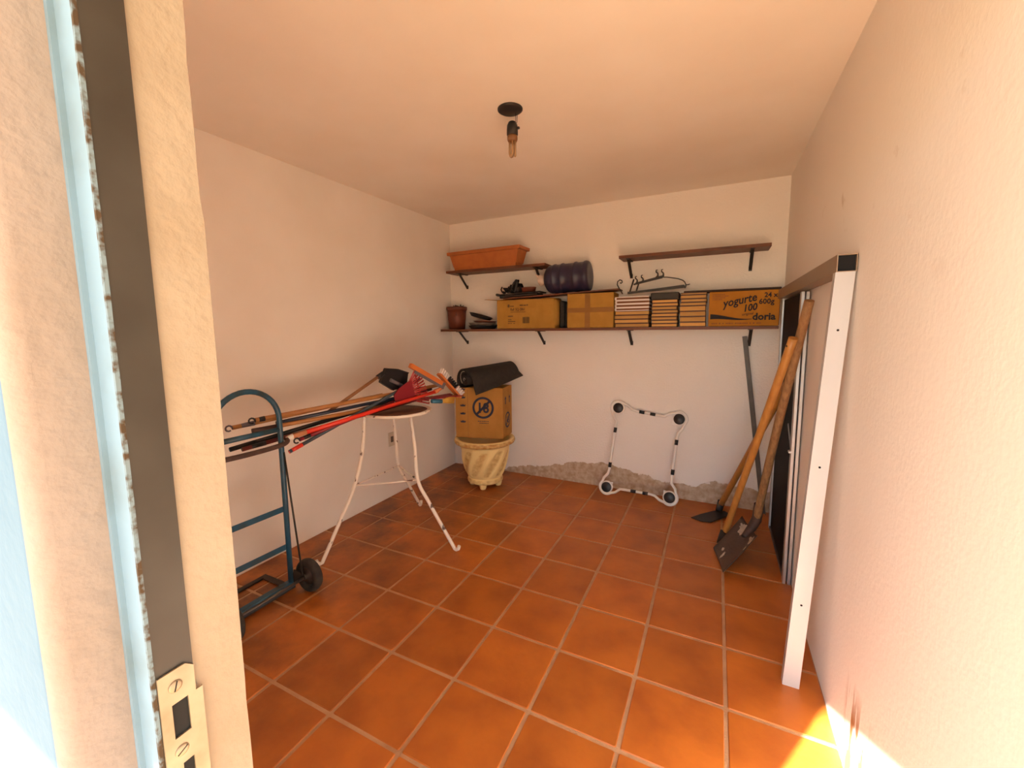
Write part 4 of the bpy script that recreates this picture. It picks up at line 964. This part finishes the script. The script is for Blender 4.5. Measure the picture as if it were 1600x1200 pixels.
for i, fr_ in ((0, (0.44, 0.63)), (1, (0.32, 0.70)), (2, (0.42, 0.60)), (3, (0.28, 0.72))):
    for q in fr_:
        a = K[i]; b = K[(i+1) % 4]; d = (b-a).normalized(); c = a+(b-a)*q
        obj('grip_sleeve', MB().tube([c-d*0.021, c+d*0.021], 0.0135, 12), M_black, t)

# ------------------------------------------------------------------ grey strip, hoes and shovel
t = thing('metal_profile', 'long dull metal profile leaning upright in the right back corner', 'metal strip', (2.80, -0.05, 0))
a, b = V((2.822, -0.040, 0.001)), V((2.640, -0.012, 1.345))
obj('flange', MB().bar(a, b, 0.030, 0.004, (1, 0, 0)), M_grey, t)
obj('side_flange', MB().bar(a+V((0.015, -0.012, 0)), b+V((0.015, -0.010, 0)), 0.024, 0.004, (0, 1, 0)), M_grey, t)

def tool_handle(t, pts, rs, m, n=12): return obj('handle', MB().tube(smooth_path(pts, 5), [rs[0]+(rs[1]-rs[0])*k/(5*(len(pts)-1)) for k in range(5*(len(pts)-1)+1)], n), m, t)
# hoe whose blade lies on the floor
t = thing('garden_hoe', 'wooden handled hoe with black blade flat on floor by back wall', 'hoe', (2.52, -0.2, 0), 'garden tools in the right corner')
tool_handle(t, [(2.533, -0.175, 0.075), (2.63, -0.445, 0.44), (2.728, -0.735, 0.82), (2.812, -0.985, 1.15)], (0.021, 0.018), M_wood)
obj('socket', MB().tube([(2.520, -0.205, 0.030), (2.537, -0.158, 0.095)], [0.024, 0.026], 12), M_iron, t)
obj('blade', MB().prism([(2.560, -0.165, 0.018), (2.600, -0.205, 0.014), (2.470, -0.375, 0.004), (2.400, -0.385, 0.003), (2.335, -0.352, 0.003), (2.400, -0.275, 0.010), (2.49, -0.19, 0.018)], (0, 0, 0.005)), M_iron, t)
# hoe beside the shovel
t = thing('garden_hoe', 'smooth yellow-wood hoe with hole in handle, blade behind the shovel', 'hoe', (2.53, -0.7, 0), 'garden tools in the right corner')
tool_handle(t, [(2.551, -0.655, 0.070), (2.629, -0.833, 0.50), (2.707, -1.012, 0.929), (2.785, -1.190, 1.359)], (0.019, 0.021), M_wood)
obj('socket', MB().tube([(2.528, -0.700, 0.012), (2.549, -0.656, 0.085)], [0.024, 0.024], 12), M_iron, t)
obj('blade', MB().prism([(2.515, -0.72, 0.006), (2.560, -0.76, 0.006), (2.640, -0.66, 0.003), (2.60, -0.60, 0.003)], (0, 0, 0.005)), M_iron, t)
obj('hang_hole', MB().lathe([(0.005, 0), (0.005, 0.0015), (0, 0.0015)], (2.7605, -1.1840, 1.320), 10, along((0, 0, 0), (-0.85, -0.52, 0.0)).to_3x3()), M_hole, t)
# square shovel
t = thing('shovel', 'rusty square shovel with cement stains leaning on aluminium frame', 'shovel', (2.55, -0.95, 0), 'garden tools in the right corner')
c00, c01, c10, c11 = V((2.549, -1.085, 0.010)), V((2.500, -0.815, 0.010)), V((2.742, -0.805, 0.125)), V((2.668, -0.535, 0.125))
def bl(u, v): return (c00*(1-u)+c01*u)*(1-v)+(c10*(1-u)+c11*u)*v
nb_ = ((c01-c00).cross(c10-c00)).normalized(); nb_ = -nb_ if nb_.z < 0 else nb_
rows = []
for i in range(13):
    u = i/12; rr = []
    for k in range(11):
        v = k/10; d = 0.030*(abs(u-0.5)*2)**4 + 0.012*v*v
        uu = 0.5+(u-0.5)*(1-0.06*v)
        rr.append(bl(uu, v)+nb_*d)
    rows.append(rr)
obj('blade', MB().sheet(rows, 0.005), M_rustb, t)
def patch(cen, ru, rv, seed):
    rs_ = random.Random(seed); P = []
    for k in range(22):
        a = 2*PI*k/22; r = 1+rs_.uniform(-0.28, 0.22); u, v = cen[0]+ru*r*math.cos(a), cen[1]+rv*r*math.sin(a)
        u = min(0.97, max(0.03, u)); v = min(0.985, max(0.02, v)); d = 0.030*(abs(u-0.5)*2)**4+0.012*v*v
        P.append(bl(u, v)+nb_*(d+0.0028))
    uu, vv = cen; cpt = bl(uu, vv)+nb_*(0.030*(abs(uu-0.5)*2)**4+0.012*vv*vv+0.006)
    return MB().add(P+[cpt], [(k, (k+1) % 22, 22) for k in range(22)])
for cen, ru, rv, sd2 in (((0.76, 0.84), 0.17, 0.15, 1), ((0.17, 0.84), 0.14, 0.15, 2), ((0.13, 0.64), 0.07, 0.12, 6), ((0.66, 0.14), 0.04, 0.09, 3), ((0.80, 0.20), 0.05, 0.04, 4)):
    obj('cement_stain', patch(cen, ru, rv, sd2), M_cement, t)
sk = (c10+c11)/2
hpts = [sk+V((0.018, -0.005, 0.075)), V((2.750, -0.800, 0.55)), V((2.786, -0.965, 0.98)), V((2.838, -1.190, 1.535))]
tool_handle(t, hpts, (0.023, 0.021), M_woodd)
obj('socket', MB().tube([sk-(c11+c10-c00-c01)/2*0.25+nb_*0.016, sk+nb_*0.012+V((0, 0, 0.01)), sk+V((0.019, -0.008, 0.085)), sk+V((0.026, -0.022, 0.19))], [0.014, 0.026, 0.029, 0.028], 12), mat('brown_iron', (0.095, 0.045, 0.028), 0.7, col2=(0.06, 0.03, 0.02), scale=15), t)

# ------------------------------------------------------------------ aluminium frame and sliding panel against the right wall
t = thing('aluminium_frame', 'large aluminium door frame with white post leaning against right wall', 'door frame', (2.80, -0.95, 0))
def lean(z): return 2.742+(2.816-2.742)*z/1.635
P = []
for z in (0.0, 1.600):
    x = lean(z); P += [(x, -1.770, z), (x+0.056, -1.770, z), (x+0.056, -1.735, z), (x, -1.735, z)]
obj('post', MB().hexa([V(q) for q in P]), M_aluw, t)
RX0, RX1, RZ0, RZ1 = 2.816, 2.873, 1.600, 1.660
rl_ = MB(); yA, yB = -1.772, -0.230; w_ = 0.003
rl_.box((RX0, yA, RZ1-w_), (RX1, yB, RZ1)); rl_.box((RX0, yA, RZ0), (RX1, yB, RZ0+w_)); rl_.box((RX0, yA, RZ0+w_), (RX0+w_, yB, RZ1-w_)); rl_.box((RX1-w_, yA, RZ0+w_), (RX1, yB, RZ1-w_))
obj('top_rail', rl_, M_alu_shade, t)
obj('rail_end', MB().box((RX0+w_, yA+0.012, RZ0+w_), (RX1-w_, yA+0.016, RZ1-w_)), M_hole, t)
obj('back_post', MB().box((2.838, -0.262, 0), (2.870, -0.232, 1.600)), M_alu, t)
for z in (1.40, 0.90, 0.35): obj('screw_hole', MB().lathe([(0.004, 0), (0.004, 0.0008), (0, 0.0008)], (lean(z)+0.028, -1.7702, z), 10, Matrix.Rotation(PI/2, 3, 'X')), M_hole, t)

t = thing('sliding_panel', 'dark sliding door panel in double aluminium stiles behind the shovel', 'door panel', (2.85, -0.55, 0))
for x0 in (2.8330, 2.8545):
    obj('stile', MB().bev((x0, -1.000, 0.0), (x0+0.0155, -0.960, 1.592), 0.002), M_alu, t)
obj('infill', MB().box((2.846, -0.960, 0.020), (2.852, -0.290, 1.588)), M_screen, t)
obj('bottom_rail', MB().box((2.838, -0.960, 0.0), (2.860, -0.290, 0.020)), M_grey, t)
obj('stile', MB().box((2.836, -0.290, 0), (2.862, -0.266, 1.590)), M_alu, t)
obj('latch', MB().box((2.822, -1.004, 0.742), (2.834, -0.975, 0.752)).bar((2.840, -0.80, 0.86), (2.838, -0.96, 0.745), 0.012, 0.004, (0, 0, 1)), M_alu, t)
